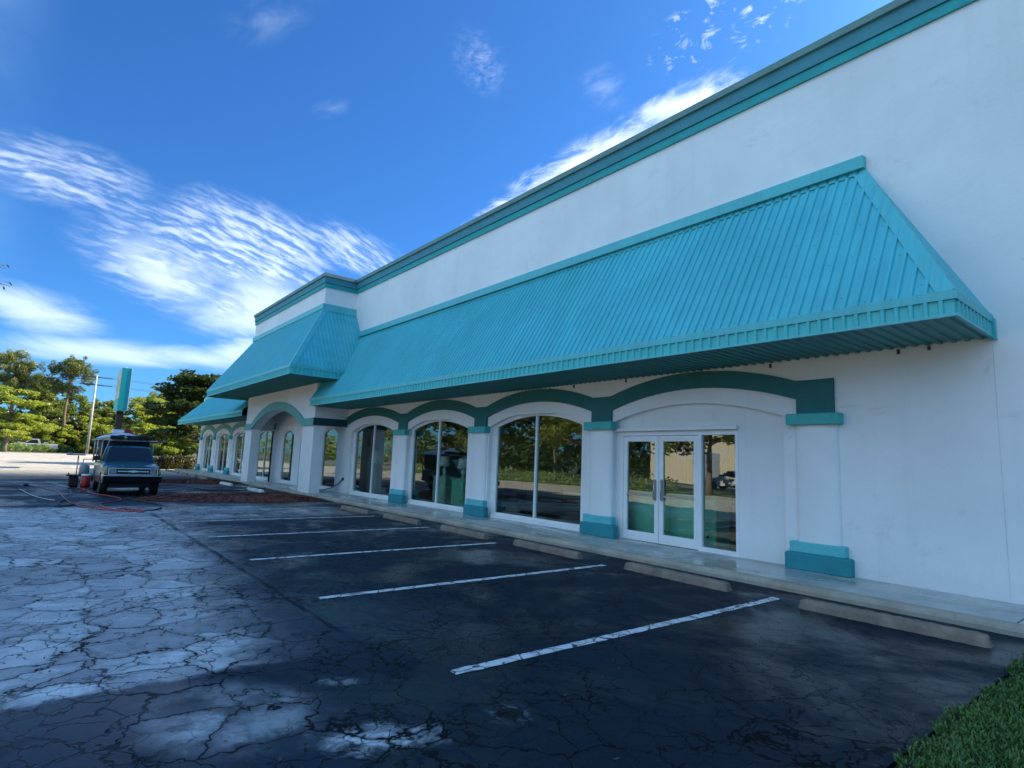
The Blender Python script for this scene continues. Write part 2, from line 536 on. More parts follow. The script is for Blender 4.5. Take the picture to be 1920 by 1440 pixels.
    pale = k.mix(1.0, pale, k.n('ShaderNodeCombineXYZ', {0: k.ramp(cell, 0, 1, .72, 1.12), 1: k.ramp(cell, 0, 1, .72, 1.12), 2: k.ramp(cell, 0, 1, .74, 1.12)}).outputs[0], 'MULTIPLY')
    pale = k.mix(k.math('MULTIPLY', k.ramp(k.noise(p2, 3.1, 6, .72, .8), .52, .74), .5), pale, (.09, .096, .105))
    pale = k.mix(k.math('MULTIPLY', k.ramp(k.math('MULTIPLY_ADD', fin, .10, va), .05, .17, 1, 0), k.ramp(mid, .3, .6, .15, .6)), pale, (.10, .105, .115))
    base = k.mix(old, seal, pale)
    fl = k.math('MAXIMUM', k.ramp(k.math('ADD', X, k.math('MULTIPLY', wob, 3)), -36, -48), k.ramp(k.math('ADD', Y, k.math('MULTIPLY', wob, 1.2)), -1.6, -2.8))
    base = k.mix(fl, base, farlot)
    base = k.mix(k.math('MULTIPLY', chalk, .9), base, (.66, .68, .71))
    # uneven pale grey patches at stall heads
    bl = k.math('MAXIMUM', k.ellipse(p2, -5.1, 7.25, .9, .55, 0), k.math('MAXIMUM', k.ellipse(p2, -2.2, 5.6, .55, 1.3, 25), k.ellipse(p2, -3.6, 7.2, 1.0, .6, 0)))
    bl = k.math('MAXIMUM', bl, k.ellipse(p2, -8.6, 7.1, 1.2, .5, 0))
    pale_patch = k.math('MULTIPLY', bl, k.ramp(k.noise(p2, 2.7, 6, .7, .5), .38, .72))
    base = k.mix(k.math('MULTIPLY', pale_patch, .2), base, (.10, .11, .118))
    base = k.mix(k.math('MULTIPLY', k.ramp(grit, .50, .66), .6), base, k.mix(old, (.045, .05, .06), (.17, .175, .185)))
    base = k.mix(crack, base, (.007, .007, .008))
    hole = k.ramp(k.math('ADD', k.vmath('LENGTH', k.vmath('SUBTRACT', p2, (-3.06, 2.54, 0)), out=1), k.math('MULTIPLY', fin, .10)), .11, .15, 1, 0)
    hd = k.math('ADD', k.vmath('LENGTH', k.vmath('SUBTRACT', p2, (-3.06, 2.54, 0)), out=1), k.math('MULTIPLY', fin, .10))
    rim = k.math('MULTIPLY', k.ramp(hd, .12, .15), k.ramp(hd, .24, .16))
    base = k.mix(k.math('MULTIPLY', rim, k.ramp(k.noise(p2, 17, 4, .7), .5, .62, 0, .7)), base, (.18, .19, .20))
    base = k.mix(hole, base, (.004, .004, .005))
    # ---- wetness
    wet = k.math('MULTIPLY', k.ramp(k.noise(p2, .55, 5, .65, .5), .42, .62), k.math('MULTIPLY', k.ramp(X, -34, -31), k.ramp(Y, -2.6, -1.6)))
    wet = k.math('MAXIMUM', wet, k.math('MULTIPLY', k.ellipse(p2, -16.5, 6.6, 2.4, 1.6, 0, .4), k.ramp(mid, .3, .5)))
    wet = k.math('MULTIPLY', wet, k.math('SUBTRACT', 1.0, k.math('MULTIPLY', chalk, .9)))
    base = k.mix(k.math('MULTIPLY', wet, .4), base, k.mix(1.0, base, (.35, .36, .38), 'MULTIPLY'))
    rough = k.ramp(wet, 0, 1, .62, .22, False)
    rough = k.math('ADD', rough, k.math('MULTIPLY', k.math('MAXIMUM', chalk, crack), .2), clamp=True)
    h = k.math('MULTIPLY_ADD', grit, .35, k.math('MULTIPLY', fin, .5))
    h = k.math('SUBTRACT', h, k.math('MULTIPLY', crack, 1.6))
    h = k.math('SUBTRACT', h, k.math('MULTIPLY', hole, 3.0))
    nstr = k.ramp(wet, 0, 1, .55, .22, False)
    nb = k.n('ShaderNodeBump', {'Height': h, 'Strength': nstr, 'Distance': .012}).outputs[0]
    spec = k.math('MULTIPLY', k.math('MULTIPLY_ADD', crack, -.6, 1.0), k.math('MAXIMUM', k.ramp(old, 0, 1, .15, .5), k.math('MULTIPLY', wet, k.ramp(X, -6, -12, .10, .5))))
    finish(k, color=base, rough=rough, normal=nb, spec=spec)
    return m


def line_mat():
    m, k = mat('worn_line_paint')
    g = k.n('ShaderNodeNewGeometry').outputs['Position']
    n = k.noise(g, 5, 6, .75, .4)
    n2 = k.noise(g, 40, 3, .7)
    wv = k.noise(g, 2.2, 4, .6, out=1)
    pc = k.vmath('ADD', g, k.vmath('SCALE', k.vmath('SUBTRACT', wv, (.5, .5, .5)), None))
    pc.node.inputs[1].links[0].from_node.inputs['Scale'].default_value = .3
    v = k.n('ShaderNodeTexVoronoi', {'Vector': pc, 'Scale': 4.2}, feature='DISTANCE_TO_EDGE').outputs[0]
    cr = k.ramp(v, .01, .05, 1, 0)
    worn = k.ramp(k.math('MULTIPLY_ADD', n2, .4, k.math('MULTIPLY', n, .8)), .60, .74)
    Y = k.n('ShaderNodeSeparateXYZ', {0: g}).outputs[1]
    f = k.math('MAXIMUM', cr, k.math('MULTIPLY', worn, k.ramp(Y, 2.5, 7.4, .55, .95)))
    finish(k, color=k.mix(f, k.mix(n2, (.52, .54, .55), (.72, .73, .74)), (.028, .03, .036)), rough=.7)
    return m


def concrete(name, c, wetness=0.0, joints=False, scale=1.0):
    m, k = mat(name)
    g = k.n('ShaderNodeNewGeometry').outputs['Position']
    n1 = k.noise(g, 1.2*scale, 6, .65, .4)
    n2 = k.noise(g, 60, 3, .8)
    n3 = k.noise(g, 7*scale, 5, .7, .5)
    base = k.mix(k.ramp(n1, .3, .7), tuple(x*.72 for x in c), tuple(x*1.15 for x in c))
    base = k.mix(k.math('MULTIPLY', k.ramp(n3, .52, .75), .5), base, tuple(x*.45 for x in c))
    base = k.mix(k.math('MULTIPLY', k.ramp(n2, .5, .8), .3), base, tuple(min(1, x*1.5) for x in c))
    ins = dict(rough=.8, spec=.4)
    if wetness:
        w = k.math('MULTIPLY', k.ramp(k.noise(k.n('ShaderNodeMapping', {'Vector': g, 'Scale': (.35, .9, 1)}).outputs[0], 1.0, 5, .65, .6), .36, .58), wetness)
        base = k.mix(k.math('MULTIPLY', w, .45), base, tuple(x*.42 for x in c))
        ins['rough'] = k.ramp(w, 0, 1, .7, .13, False)
    h = k.math('MULTIPLY_ADD', n2, .4, k.math('MULTIPLY', n3, .6))
    finish(k, color=base, normal=bump(k, h, .3 if not wetness else .12, .01), **ins)
    return m


M = {}
M['stucco'] = stucco('white_stucco')
M['stucco_clean'] = stucco('white_trim_stucco', (.80, .80, .80), .7)
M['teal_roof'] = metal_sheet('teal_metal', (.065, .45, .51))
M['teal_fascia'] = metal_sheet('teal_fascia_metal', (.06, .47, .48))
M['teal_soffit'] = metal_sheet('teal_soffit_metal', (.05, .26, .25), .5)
M['teal_flash'] = metal_sheet('teal_flashing', (.085, .46, .49))
M['teal_trim'] = plain('teal_trim_paint', (.05, .225, .27), .6, var=.14, bmp=.15)
M['teal_trim2'] = plain('green_teal_trim_paint', (.016, .31, .315), .6, var=.16, bmp=.15)
M['coping'] = plain('grey_green_coping', (.13, .24, .22), .55, var=.2)
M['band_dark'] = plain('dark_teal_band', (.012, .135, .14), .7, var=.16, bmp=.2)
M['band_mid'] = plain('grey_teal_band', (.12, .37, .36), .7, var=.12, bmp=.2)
M['cap_teal'] = plain('bright_teal_trim', (.055, .40, .38), .65, var=.12, bmp=.2)
M['plinth'] = plain('blue_teal_plinth', (.012, .225, .27), .65, var=.12, bmp=.2)
M['plinth_cap'] = plain('light_teal_plinth', (.10, .46, .50), .65, var=.12, bmp=.2)
M['frame'] = plain('white_aluminium', (.78, .79, .80), .4, var=.05)
M['glass'] = glass_mat('tinted_glass')
M['asphalt'] = asphalt_mat()
M['line'] = line_mat()
M['walk'] = concrete('wet_concrete_walk', (.44, .455, .44), 1.0)
M['curb'] = concrete('curb_concrete', (.36, .31, .25))
M['stop'] = concrete('wheel_stop_concrete', (.21, .165, .125), 0, scale=3)
M['stop_white'] = concrete('white_painted_stop', (.62, .62, .60), 0, scale=2)
M['black'] = plain('black_rubber', (.012, .012, .013), .55, var=.25)
M['dark'] = plain('dark_fittings', (.03, .03, .032), .5, var=.2)
M['chrome'] = plain('chrome', (.85, .86, .88), .28, 1.0, var=.06)
M['steel'] = plain('galvanised_steel', (.42, .43, .44), .42, .85, var=.15)
M['interior'] = plain('shop_interior_wall', (.22, .26, .24), .9)
M['int_floor'] = plain('shop_floor', (.09, .10, .10), .5)

# ------------------------------------------------------------------ ground
def sheet(name, x0, x1, y0, y1, z, m):
    return MB().quad((x0, y0, z), (x1, y0, z), (x1, y1, z), (x0, y1, z)).build(name, m)


def grass_ground_mat():
    m, k = mat('rough_grass_ground')
    g = k.n('ShaderNodeNewGeometry').outputs['Position']
    n = k.noise(g, .2, 6, .65)
    n2 = k.noise(g, 6, 5, .7)
    c = k.mix(k.ramp(n, .35, .65), (.05, .075, .02), (.12, .12, .045))
    c = k.mix(k.ramp(n2, .3, .7, 0, .6), c, (.03, .05, .015))
    finish(k, color=c, rough=.95, normal=bump(k, n2, .6, .08))
    return m


M['lawn_ground'] = grass_ground_mat()
struct(sheet('ground', -900, 500, -700, 800, -.03, M['lawn_ground']))
lot = struct(MB().box(-128, -1.36, -13.5, 60, -.35, 0).build('parking_lot', M['asphalt']))
struct(MB().box(-200, -136, -300, 300, -.30, .0).build('road', plain('road_asphalt', (.16, .155, .15), .8, var=.2, scale=.6)))

# pavement in front of the shop, poured in slabs with open joints
wk = MB()
cb = MB()
xj = [-51.3, -48, -45, -42, -39, -36, -33, -30, -27, -24, -21, -18, -15, -12, -9.0, -6.02, -3.95, -1.62, 1.4, 4, 8]
for a, b in zip(xj[:-1], xj[1:]):
    wk.bbox((a+b)/2, 9.08, -.04, b-a-.022, 1.5, .30, .010)
struct(wk.build('sidewalk', M['walk']))
nx = 240
ring = [(8.155, -.2), (8.165, .05), (8.185, .085), (8.215, .105), (8.322, .113), (8.322, -.2)]
vs, fs = [], []
for i in range(nx+1):
    x = -51.3+59.3*i/nx
    j = rnd.uniform(-.008, .008)
    for (y, z) in ring: vs.append((x, y+(j if y < 8.25 else 0), z+(rnd.uniform(-.004, .003) if .03 < z < .11 else 0)))
nr = len(ring)
for i in range(nx):
    for j in range(nr):
        fs.append((i*nr+j, (i+1)*nr+j, (i+1)*nr+(j+1) % nr, i*nr+(j+1) % nr))
struct(MB().add(vs, fs).build('curb', M['curb']))

# painted stall lines
for i, x in enumerate([-3.86, -6.6, -9.38, -12.13, -14.87, -17.6]):
    y1 = (7.60, 7.35, 7.25, 7.35, 7.3, 7.2)[i]
    mb = MB()
    n = 60
    lo = []
    hi = []
    for q in range(n+1):
        y = 2.62+(y1-2.62)*q/n
        lo.append((x-.055+rnd.uniform(-.008, .008), y, .004))
        hi.append((x+.055+rnd.uniform(-.008, .008), y, .004))
    mb.add(lo+hi, [(q, n+1+q, n+2+q, q+1) for q in range(n)])
    o = struct(mb.build('parking_line', M['line']))

# ------------------------------------------------------------------ the shop building
B = empty('shop_building', (-22, 9.62, 0), 'long white stucco shop with teal metal awnings, arched windows and teal roof trim', 'shop')
PIL = [-4.18, -8.76, -13.33, -17.90]
WPIL = [-36.72, -41.29, -45.86, -50.3]
YW = 9.62      # facade plane
YR = 9.74      # recessed plane


def arc(cx, a, zs, rise, n=28, x0=None, x1=None):
    """points of a segmental arch of half width a, springing at zs, rising by rise"""
    r = (a*a+rise*rise)/(2*rise)
    out = []
    for i in range(n+1):
        x = -a+2*a*i/n
        out.append((cx+x, zs+math.sqrt(max(0, r*r-x*x))-(r-rise)))
    return out


def wall_with_arches(mb, x0, x1, z0, z1, y, depth, holes, rev=True):
    """vertical face at y with arched holes (cx, a, zbot, zspring, rise) and their reveals running back to y+depth"""
    holes = sorted(holes)
    cur = x0
    for (cx, a, zb, zs, rise) in holes:
        mb.quad((cur, y, z0), (cx-a, y, z0), (cx-a, y, z1), (cur, y, z1))
        if zb > z0+1e-6:
            mb.quad((cx-a, y, z0), (cx+a, y, z0), (cx+a, y, zb), (cx-a, y, zb))
        pts = arc(cx, a, zs, rise)
        for p, q in zip(pts[:-1], pts[1:]):
            mb.quad((p[0], y, p[1]), (q[0], y, q[1]), (q[0], y, z1), (p[0], y, z1))
            if rev: mb.quad((p[0], y, p[1]), (p[0], y+depth, p[1]), (q[0], y+depth, q[1]), (q[0], y, q[1]))
        if rev:
            mb.quad((cx-a, y, zb), (cx-a, y+depth, zb), (cx-a, y+depth, zs), (cx-a, y, zs))
            mb.quad((cx+a, y, zb), (cx+a, y, zs), (cx+a, y+depth, zs), (cx+a, y+depth, zb))
            if zb > z0+1e-6: mb.quad((cx-a, y, zb), (cx+a, y, zb), (cx+a, y+depth, zb), (cx-a, y+depth, zb))
        cur = cx+a
    mb.quad((cur, y, z0), (x1, y, z0), (x1, y, z1), (cur, y, z1))


XR = 12.0      # right end, outside the picture
TOP = 8.80
WIN = [-11.12, -15.78, -20.43]
DOORC = (-8.33, -5.60)
mb = MB()
# facade with shallow arched recesses, one per bay
rec = [(-6.585, 1.87, .06, 2.55, .31)] + [(c, 1.86, .06, 2.55, .34) for c in (-11.09, -15.74)] + [(-20.42, 1.80, .06, 2.53, .34)]
wall_with_arches(mb, -22.7, XR, .02, TOP, YW, YR-YW, rec)
# recessed panels, pierced by the glazing
for c in WIN:
    wall_with_arches(mb, c-1.95, c+1.95, .05, 2.95, YR, .10, [(c, 1.66, .20, 2.54, .30)])
mb.quad((-8.50, YR, .05), (DOORC[0], YR, .05), (DOORC[0], YR, 2.95), (-8.50, YR, 2.95))
mb.quad((DOORC[1], YR, .05), (-4.66, YR, .05), (-4.66, YR, 2.95), (DOORC[1], YR, 2.95))
mb.quad((DOORC[0], YR, 2.33), (DOORC[1], YR, 2.33), (DOORC[1], YR, 2.95), (DOORC[0], YR, 2.95))
for x in DOORC: mb.quad((x, YR, .05), (x, YR+.12, .05), (x, YR+.12, 2.33), (x, YR, 2.33))
mb.quad((DOORC[0], YR, 2.33), (DOORC[0], YR+.12, 2.33), (DOORC[1], YR+.12, 2.33), (DOORC[1], YR, 2.33))
# wall behind the entrance porch with its windows and door
pw = [(-29.85, .82, .22, 2.48, .28), (-24.38, .80, .22, 2.50, .26)]
wall_with_arches(mb, -32.6, -22.7, .02, 4.6, YW, .12, pw+[(-27.1, .95, .05, 2.25, .03)])
# side, rear, inner lining
mb.quad((XR, YW, 0), (XR, 40, 0), (XR, 40, TOP), (XR, YW, TOP))
mb.quad((-32.6, 40, 0), (XR, 40, 0), (XR, 40, TOP), (-32.6, 40, TOP))
mb.quad((-32.6, YW, 5.4), (-32.6, 40, 5.4), (-32.6, 40, TOP), (-32.6, YW, TOP))
mb.build('main_wall', M['stucco'], B)
# flat roof and parapet back
mb = MB()
mb.box(-32.58, XR-.02, 9.95, 39.98, 8.0, 8.1)
mb.quad((-22.7, 9.93, 8.1), (XR, 9.93, 8.1), (XR, 9.93, TOP), (-22.7, 9.93, TOP))
mb.quad((-22.7, 9.62, TOP), (XR, 9.62, TOP), (XR, 9.93, TOP), (-22.7, 9.93, TOP))
mb.build('roof', M['coping'], B)
# hairline control joints on the big wall
mb = MB()
mb.box(-1.905, -1.897, YW-.003, YW+.01, .12, 3.4)
mb.box(-1.55, 9, YW-.003, YW+.01, 4.472, 4.480)
mb.build('wall_joint', plain('joint_grey', (.62, .62, .62), .9), B)  # joint lines in an even pale grey

# left wing
mb = MB()
WW = [-34.1, -38.95, -43.5, -48.05]
wall_with_arches(mb, -50.95, -32.6, .02, 5.62, YW, YR-YW, [(c, 1.78, .06, 2.55, .33) for c in WW])
for c in WW: wall_with_arches(mb, c-1.85, c+1.85, .05, 2.95, YR, .10, [(c, 1.60, .20, 2.54, .28)])
mb.quad((-50.95, YW, 0), (-50.95, YW, 5.62), (-50.95, 40, 5.62), (-50.95, 40, 0))
mb.quad((-50.95, 40, 0), (-50.95, 40, 5.62), (-32.6, 40, 5.62), (-32.6, 40, 0))
mb.quad((-50.95, YW, 5.62), (-32.6, YW, 5.62), (-32.6, 40, 5.62), (-50.95, 40, 5.62))
mb.build('wing_wall', M['stucco'], B)

# entrance tower: front with the big porch arch, side beams, upper box
YT = 8.26
XTL, XTR = -32.6, -22.7
AC, AH, AS, AR = -27.68, 3.72, 2.75, .81
mb = MB()
front = [(AC, AH, -.02, AS, AR)]
wall_with_arches(mb, XTL, XTR, -.02, TOP+.1, YT, .42, front)
wall_with_arches(mb, XTL+.001, XTR-.001, -.02, 4.3, YT+.42, 0, front, rev=False)
for x, sg in ((XTR, 1), (XTL, -1)):
    xi = x-sg*.42
    mb.quad((x, YT, -.02), (x, YT+.42, -.02), (x, YT+.42, 2.76), (x, YT, 2.76))            # pillar side
    mb.quad((x, YT, 2.76), (x, YW+.05, 2.76), (x, YW+.05, TOP+.1), (x, YT, TOP+.1))        # beam and upper side
    mb.quad((x, YT+.42, 2.76), (xi, YT+.42, 2.76), (xi, YW+.05, 2.76), (x, YW+.05, 2.76))  # beam underside
    mb.quad((xi, YT+.42, 2.76), (xi, YW+.05, 2.76), (xi, YW+.05, 4.0), (xi, YT+.42, 4.0))
mb.quad((XTL, YT+.42, 3.95), (XTR, YT+.42, 3.95), (XTR, YW, 3.95), (XTL, YW, 3.95))
mb.quad((XTL, YT, TOP+.1), (XTR, YT, TOP+.1), (XTR, 10.2, TOP+.1), (XTL, 10.2, TOP+.1))
tower = mb.build('entrance_tower', M['stucco'], B)

# painted arch bands
def band(name, x_from, x_to, cents, m, leg_r_end=None, zleg=2.57, y0=9.56, y1=YW+.01, left_tail=None, right_flat=None):
    """scalloped band: arches between pilaster centres with legs over each pilaster"""
    mb = MB()
    hw = .29
    cents = sorted(cents)
    for c in cents:
        zb = zleg
        mb.strip([(c-hw, zb), (c-hw*.2, zb), (c+hw*.2, zb), (c+hw, zb)], [(c-hw, 3.12), (c-.1, 3.115), (c+.1, 3.115), (c+hw, 3.12)], y0, y1)
    spans = list(zip(cents[:-1], cents[1:]))
    if left_tail: spans.append((left_tail-hw, cents[0]))
    if right_flat: spans.append((cents[-1], right_flat+hw))
    for a, b in spans:
        c = (a+hw+b-hw)/2
        h = (b-hw-a-hw)/2
        lo = arc(c, h, 2.81, .33)
        hi = arc(c, h, 3.12, .335)
        mb.strip(lo, hi, y0, y1)
    return mb.build(name, m, B)


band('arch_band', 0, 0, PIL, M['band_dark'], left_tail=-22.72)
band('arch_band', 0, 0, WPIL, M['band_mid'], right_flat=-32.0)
mb = MB()
lo = arc(AC, AH, AS, AR, 36)
hi = arc(AC, AH+.02, AS+.33, AR+.05, 36)
mb.strip(lo, hi, YT-.05, YT+.01)
mb.box(XTL-.03, AC-AH, YT-.05, YT+.01, 2.73, 3.04)
mb.box(AC+AH, XTR-.001, YT-.05, YT+.01, 2.73, 3.04)
mb.build('porch_arch_band', M['band_mid'], B)
mb = MB()
mb.box(XTR-.01, XTR+.05, YT-.05, YW, 2.75, 3.045)
mb.build('porch_side_band', plain('navy_teal_band', (.006, .055, .085), .7, var=.1), B)

# pilasters: half-round shaft, capital, two-step plinth
def pilaster(c, small=False):
    mb = MB()
    n = 18
    r, bul = .33, .115
    zs = [.50, .8, 1.2, 1.6, 2.0, 2.42]
    vs = []
    for z in zs:
        for i in range(n+1):
            t = math.pi*i/n
            vs.append((c-r*math.cos(t), YW-bul*math.sin(t)**.8-.001, z))
    fs = [(a*(n+1)+i, a*(n+1)+i+1, (a+1)*(n+1)+i+1, (a+1)*(n+1)+i) for a in range(len(zs)-1) for i in range(n)]
    mb.add(vs, fs, True)
    p = mb.build('pilaster', M['stucco_clean'], B)
    MB().bbox(c, (9.43+YW+.01)/2, 2.47, .82, YW+.01-9.43, .18, .012).build('capital', M['cap_teal'], p).location = (0, 0, 0)
    MB().bbox(c, (9.45+YW+.01)/2, .235, .98, YW+.01-9.45, .27, .022).build('plinth', M['plinth'], p).location = (0, 0, 0)
    MB().bbox(c, (9.475+YW+.01)/2, .456, .83, YW+.01-9.475, .17, .012).build('plinth_cap', M['plinth_cap'], p).location = (0, 0, 0)
    return p


for c in PIL+WPIL: pilaster(c)


# windows
def arched_window(c, a, zb, zs, rise, y, mull=True, track=True, fr=.05):
    mb = MB()
    outer = [(c-a, zb)]+arc(c, a, zs, rise)+[(c+a, zb)]
    ai = a-fr
    inner = [(c-ai, zb+fr)]+arc(c, ai, zs, rise-.035)+[(c+ai, zb+fr)]
    mb.strip(inner, outer, y+.01, y+.085)
    mb.strip([(c-ai, zb), (c+ai, zb)], [(c-ai, zb+fr), (c+ai, zb+fr)], y+.01, y+.085)
    w = mb.build('window', M['frame'], B)
    MB().box(c-a-.06, c+a+.06, y-.05, y+.02, zb-.10, zb-.002).build('sill', M['frame'], w).location = (0, 0, 0)
    arcs = arc(c, ai, zs, rise-.035, 40)
    halves = [(c-ai, c-.03), (c+.03, c+ai)] if mull else [(c-ai, c+ai)]
    if mull:
        MB().box(c-.03, c+.03, y+.005, y+.08, zb+fr, zs+rise-.036).build('mullion', M['frame'], w).location = (0, 0, 0)
    for x0, x1 in halves:
        pts = [q for q in arcs if x0-1e-6 <= q[0] <= x1+1e-6]
        def zat(x):
            for p, q in zip(arcs[:-1], arcs[1:]):
                if p[0]-1e-9 <= x <= q[0]+1e-9: return p[1]+(q[1]-p[1])*(x-p[0])/max(1e-9, q[0]-p[0])
            return zs
        if pts[0][0] > x0+1e-6: pts = [(x0, zat(x0))]+pts
        if pts[-1][0] < x1-1e-6: pts = pts+[(x1, zat(x1))]
        poly = [(x0, zb+fr)]+pts+[(x1, zb+fr)]
        g = MB()
        g.add([(x, y+.05, z) for x, z in poly], [tuple(range(len(poly)))[::-1]])
        g.build('pane', M['glass'], w).location = (0, 0, 0)
    if track:
        t = MB()
        t.bbox(c, y-.075, 2.865, 2*a+.08, .10, .055, .008)
        t.build('shutter_track', M['frame'], w).location = (0, 0, 0)
    return w


for c in WIN: arched_window(c, 1.66, .20, 2.54, .30, YR)
for c in WW: arched_window(c, 1.60, .20, 2.54, .28, YR)
for (c, a, zb, zs, rise) in pw: arched_window(c, a, zb, zs, rise, YW+.02, mull=False, track=False)
# porch door (plain glazed pair, mostly behind the pillar)
w = MB()
for x0, x1 in ((-28.05, -27.1), (-27.1, -26.15)):
    w.box(x0+.002, x0+.09, YW+.03, YW+.08, .1, 2.25)
    w.box(x1-.09, x1-.002, YW+.03, YW+.08, .1, 2.25)
    w.box(x0+.09, x1-.09, YW+.03, YW+.08, .1, .3)
    w.box(x0+.09, x1-.09, YW+.03, YW+.08, 2.13, 2.25)
pd = w.build('porch_door', M['frame'], B)
for x0, x1 in ((-27.96, -27.19), (-27.01, -26.24)):
    MB().quad((x0, YW+.06, .3), (x1, YW+.06, .3), (x1, YW+.06, 2.13), (x0, YW+.06, 2.13)).build('pane', M['glass'], pd).location = (0, 0, 0)

# main glazed entrance: two leaves and a side light
df = MB()
y = YR
df.box(-8.33, -8.25, y-.01, y+.09, .11, 2.33)
df.box(-6.42, -6.35, y-.01, y+.09, .11, 2.26)
df.box(-5.66, -5.60, y-.01, y+.09, .11, 2.26)
df.box(-8.25, -5.60, y-.01, y+.09, 2.26, 2.33)
df.box(-6.35, -5.66, y-.01, y+.09, .11, .19)
fr = df.build('door_frame', M['frame'], B)
MB().quad((-6.35, y+.05, .19), (-5.66, y+.05, .19), (-5.66, y+.05, 2.26), (-6.35, y+.05, 2.26)).build('pane', M['glass'], fr).location = (0, 0, 0)
MB().bbox(-7.02, y-.055, 2.385, 2.87, .11, .07, .01).build('door_hood', M['frame'], fr).location = (0, 0, 0)
for x0, x1, hx in ((-8.245, -7.34, -7.42), (-7.33, -6.425, -7.25)):
    l = MB()
    l.box(x0, x0+.10, y+.0, y+.05, .12, 2.25)
    l.box(x1-.10, x1, y+.0, y+.05, .12, 2.25)
    l.box(x0+.10, x1-.10, y+.0, y+.05, .12, .30)
    l.box(x0+.10, x1-.10, y+.0, y+.05, 2.14, 2.25)
    lf = l.build('door_leaf', M['frame'], B)
    MB().quad((x0+.1, y+.03, .30), (x1-.1, y+.03, .30), (x1-.1, y+.03, 2.14), (x0+.1, y+.03, 2.14)).build('pane', M['glass'], lf).location = (0, 0, 0)
    h = MB()
    h.tube([(hx, y, 1.35), (hx, y-.05, 1.35), (hx, y-.05, .98), (hx, y, .98)], .014, 8)
    h.box(hx-.03, hx+.03, y-.012, y-.001, .95, 1.38)
    h.build('handle', M['steel'], lf).location = (0, 0, 0)
    MB().box(x0+.1, x1-.1, y-.02, y+.06, 1.02, 1.06).build('push_bar', M['steel'], lf).location = (0, 0, 0)

# roof edge: coping + two painted bands, following the tower
def edge_run(name, z0, z1, d, m, parent=B):
    """moulding of projection d along main parapet, tower side and tower front, mitred"""
    mb = MB()
    path = [(XR, YW), (XTR, YW), (XTR, YT), (XTL, YT), (XTL, 12.0)]
    off = [(XR, YW-d), (XTR+d, YW-d), (XTR+d, YT-d), (XTL-d, YT-d), (XTL-d, 12.0)]
    inn = [(XR, YW+.002), (XTR+.0, YW+.002), (XTR-.002, YT+.002), (XTL+.002, YT+.002), (XTL+.002, 12.0)]
    vs = [(x, y, z0) for x, y in off]+[(x, y, z1) for x, y in off]+[(x, y, z0) for x, y in inn]+[(x, y, z1) for x, y in inn]
    n = 5
    fs = []
    for i in range(n-1):
        fs += [(i, n+i, n+i+1, i+1), (n+i, 3*n+i, 3*n+i+1, n+i+1), (i, i+1, 2*n+i+1, 2*n+i)]
    fs += [(0, 2*n, 3*n, n), (n-1, 2*n-1, 4*n-1, 3*n-1)]
    return mb.add(vs, fs).build(name, m, parent)


edge_run('roof_coping', 8.80, 8.93, .13, M['coping'])
edge_run('trim_band', 8.545, 8.798, .075, M['teal_trim'])
edge_run('trim_band', 8.36, 8.535, .045, M['teal_trim2'])


# corrugated awnings
PITCH = .152
PROF = [(0, 0), (.080, 0), (.092, .028), (.132, .028), (.144, 0)]


def corr(mb, O, A, L, Svec, N, smin, smax, t0=0.0, hs=1.0):
    """corrugated sheet: ribs follow Svec; smin/smax clip each rib line"""
    ts = []
    k = math.floor(t0/PITCH)
    while k*PITCH < L:
        for dt, h in PROF:
            t = k*PITCH+dt
            if t0 <= t <= L: ts.append((t, h))
        k += 1
    ts = [(t0, 0)]+ts+[(L, 0)]
    vs = []
    ok = []
    for t, h in ts:
        a, b = smin(t), smax(t)
        p = O+A*t+N*(h*hs)
        vs += [p+Svec*a, p+Svec*b]
        ok.append(b-a > 1e-4)
    fs = []
    for i in range(len(ts)-1):
        if ok[i] or ok[i+1]: fs.append((2*i, 2*i+2, 2*i+3, 2*i+1))
    mb.add(vs, fs)


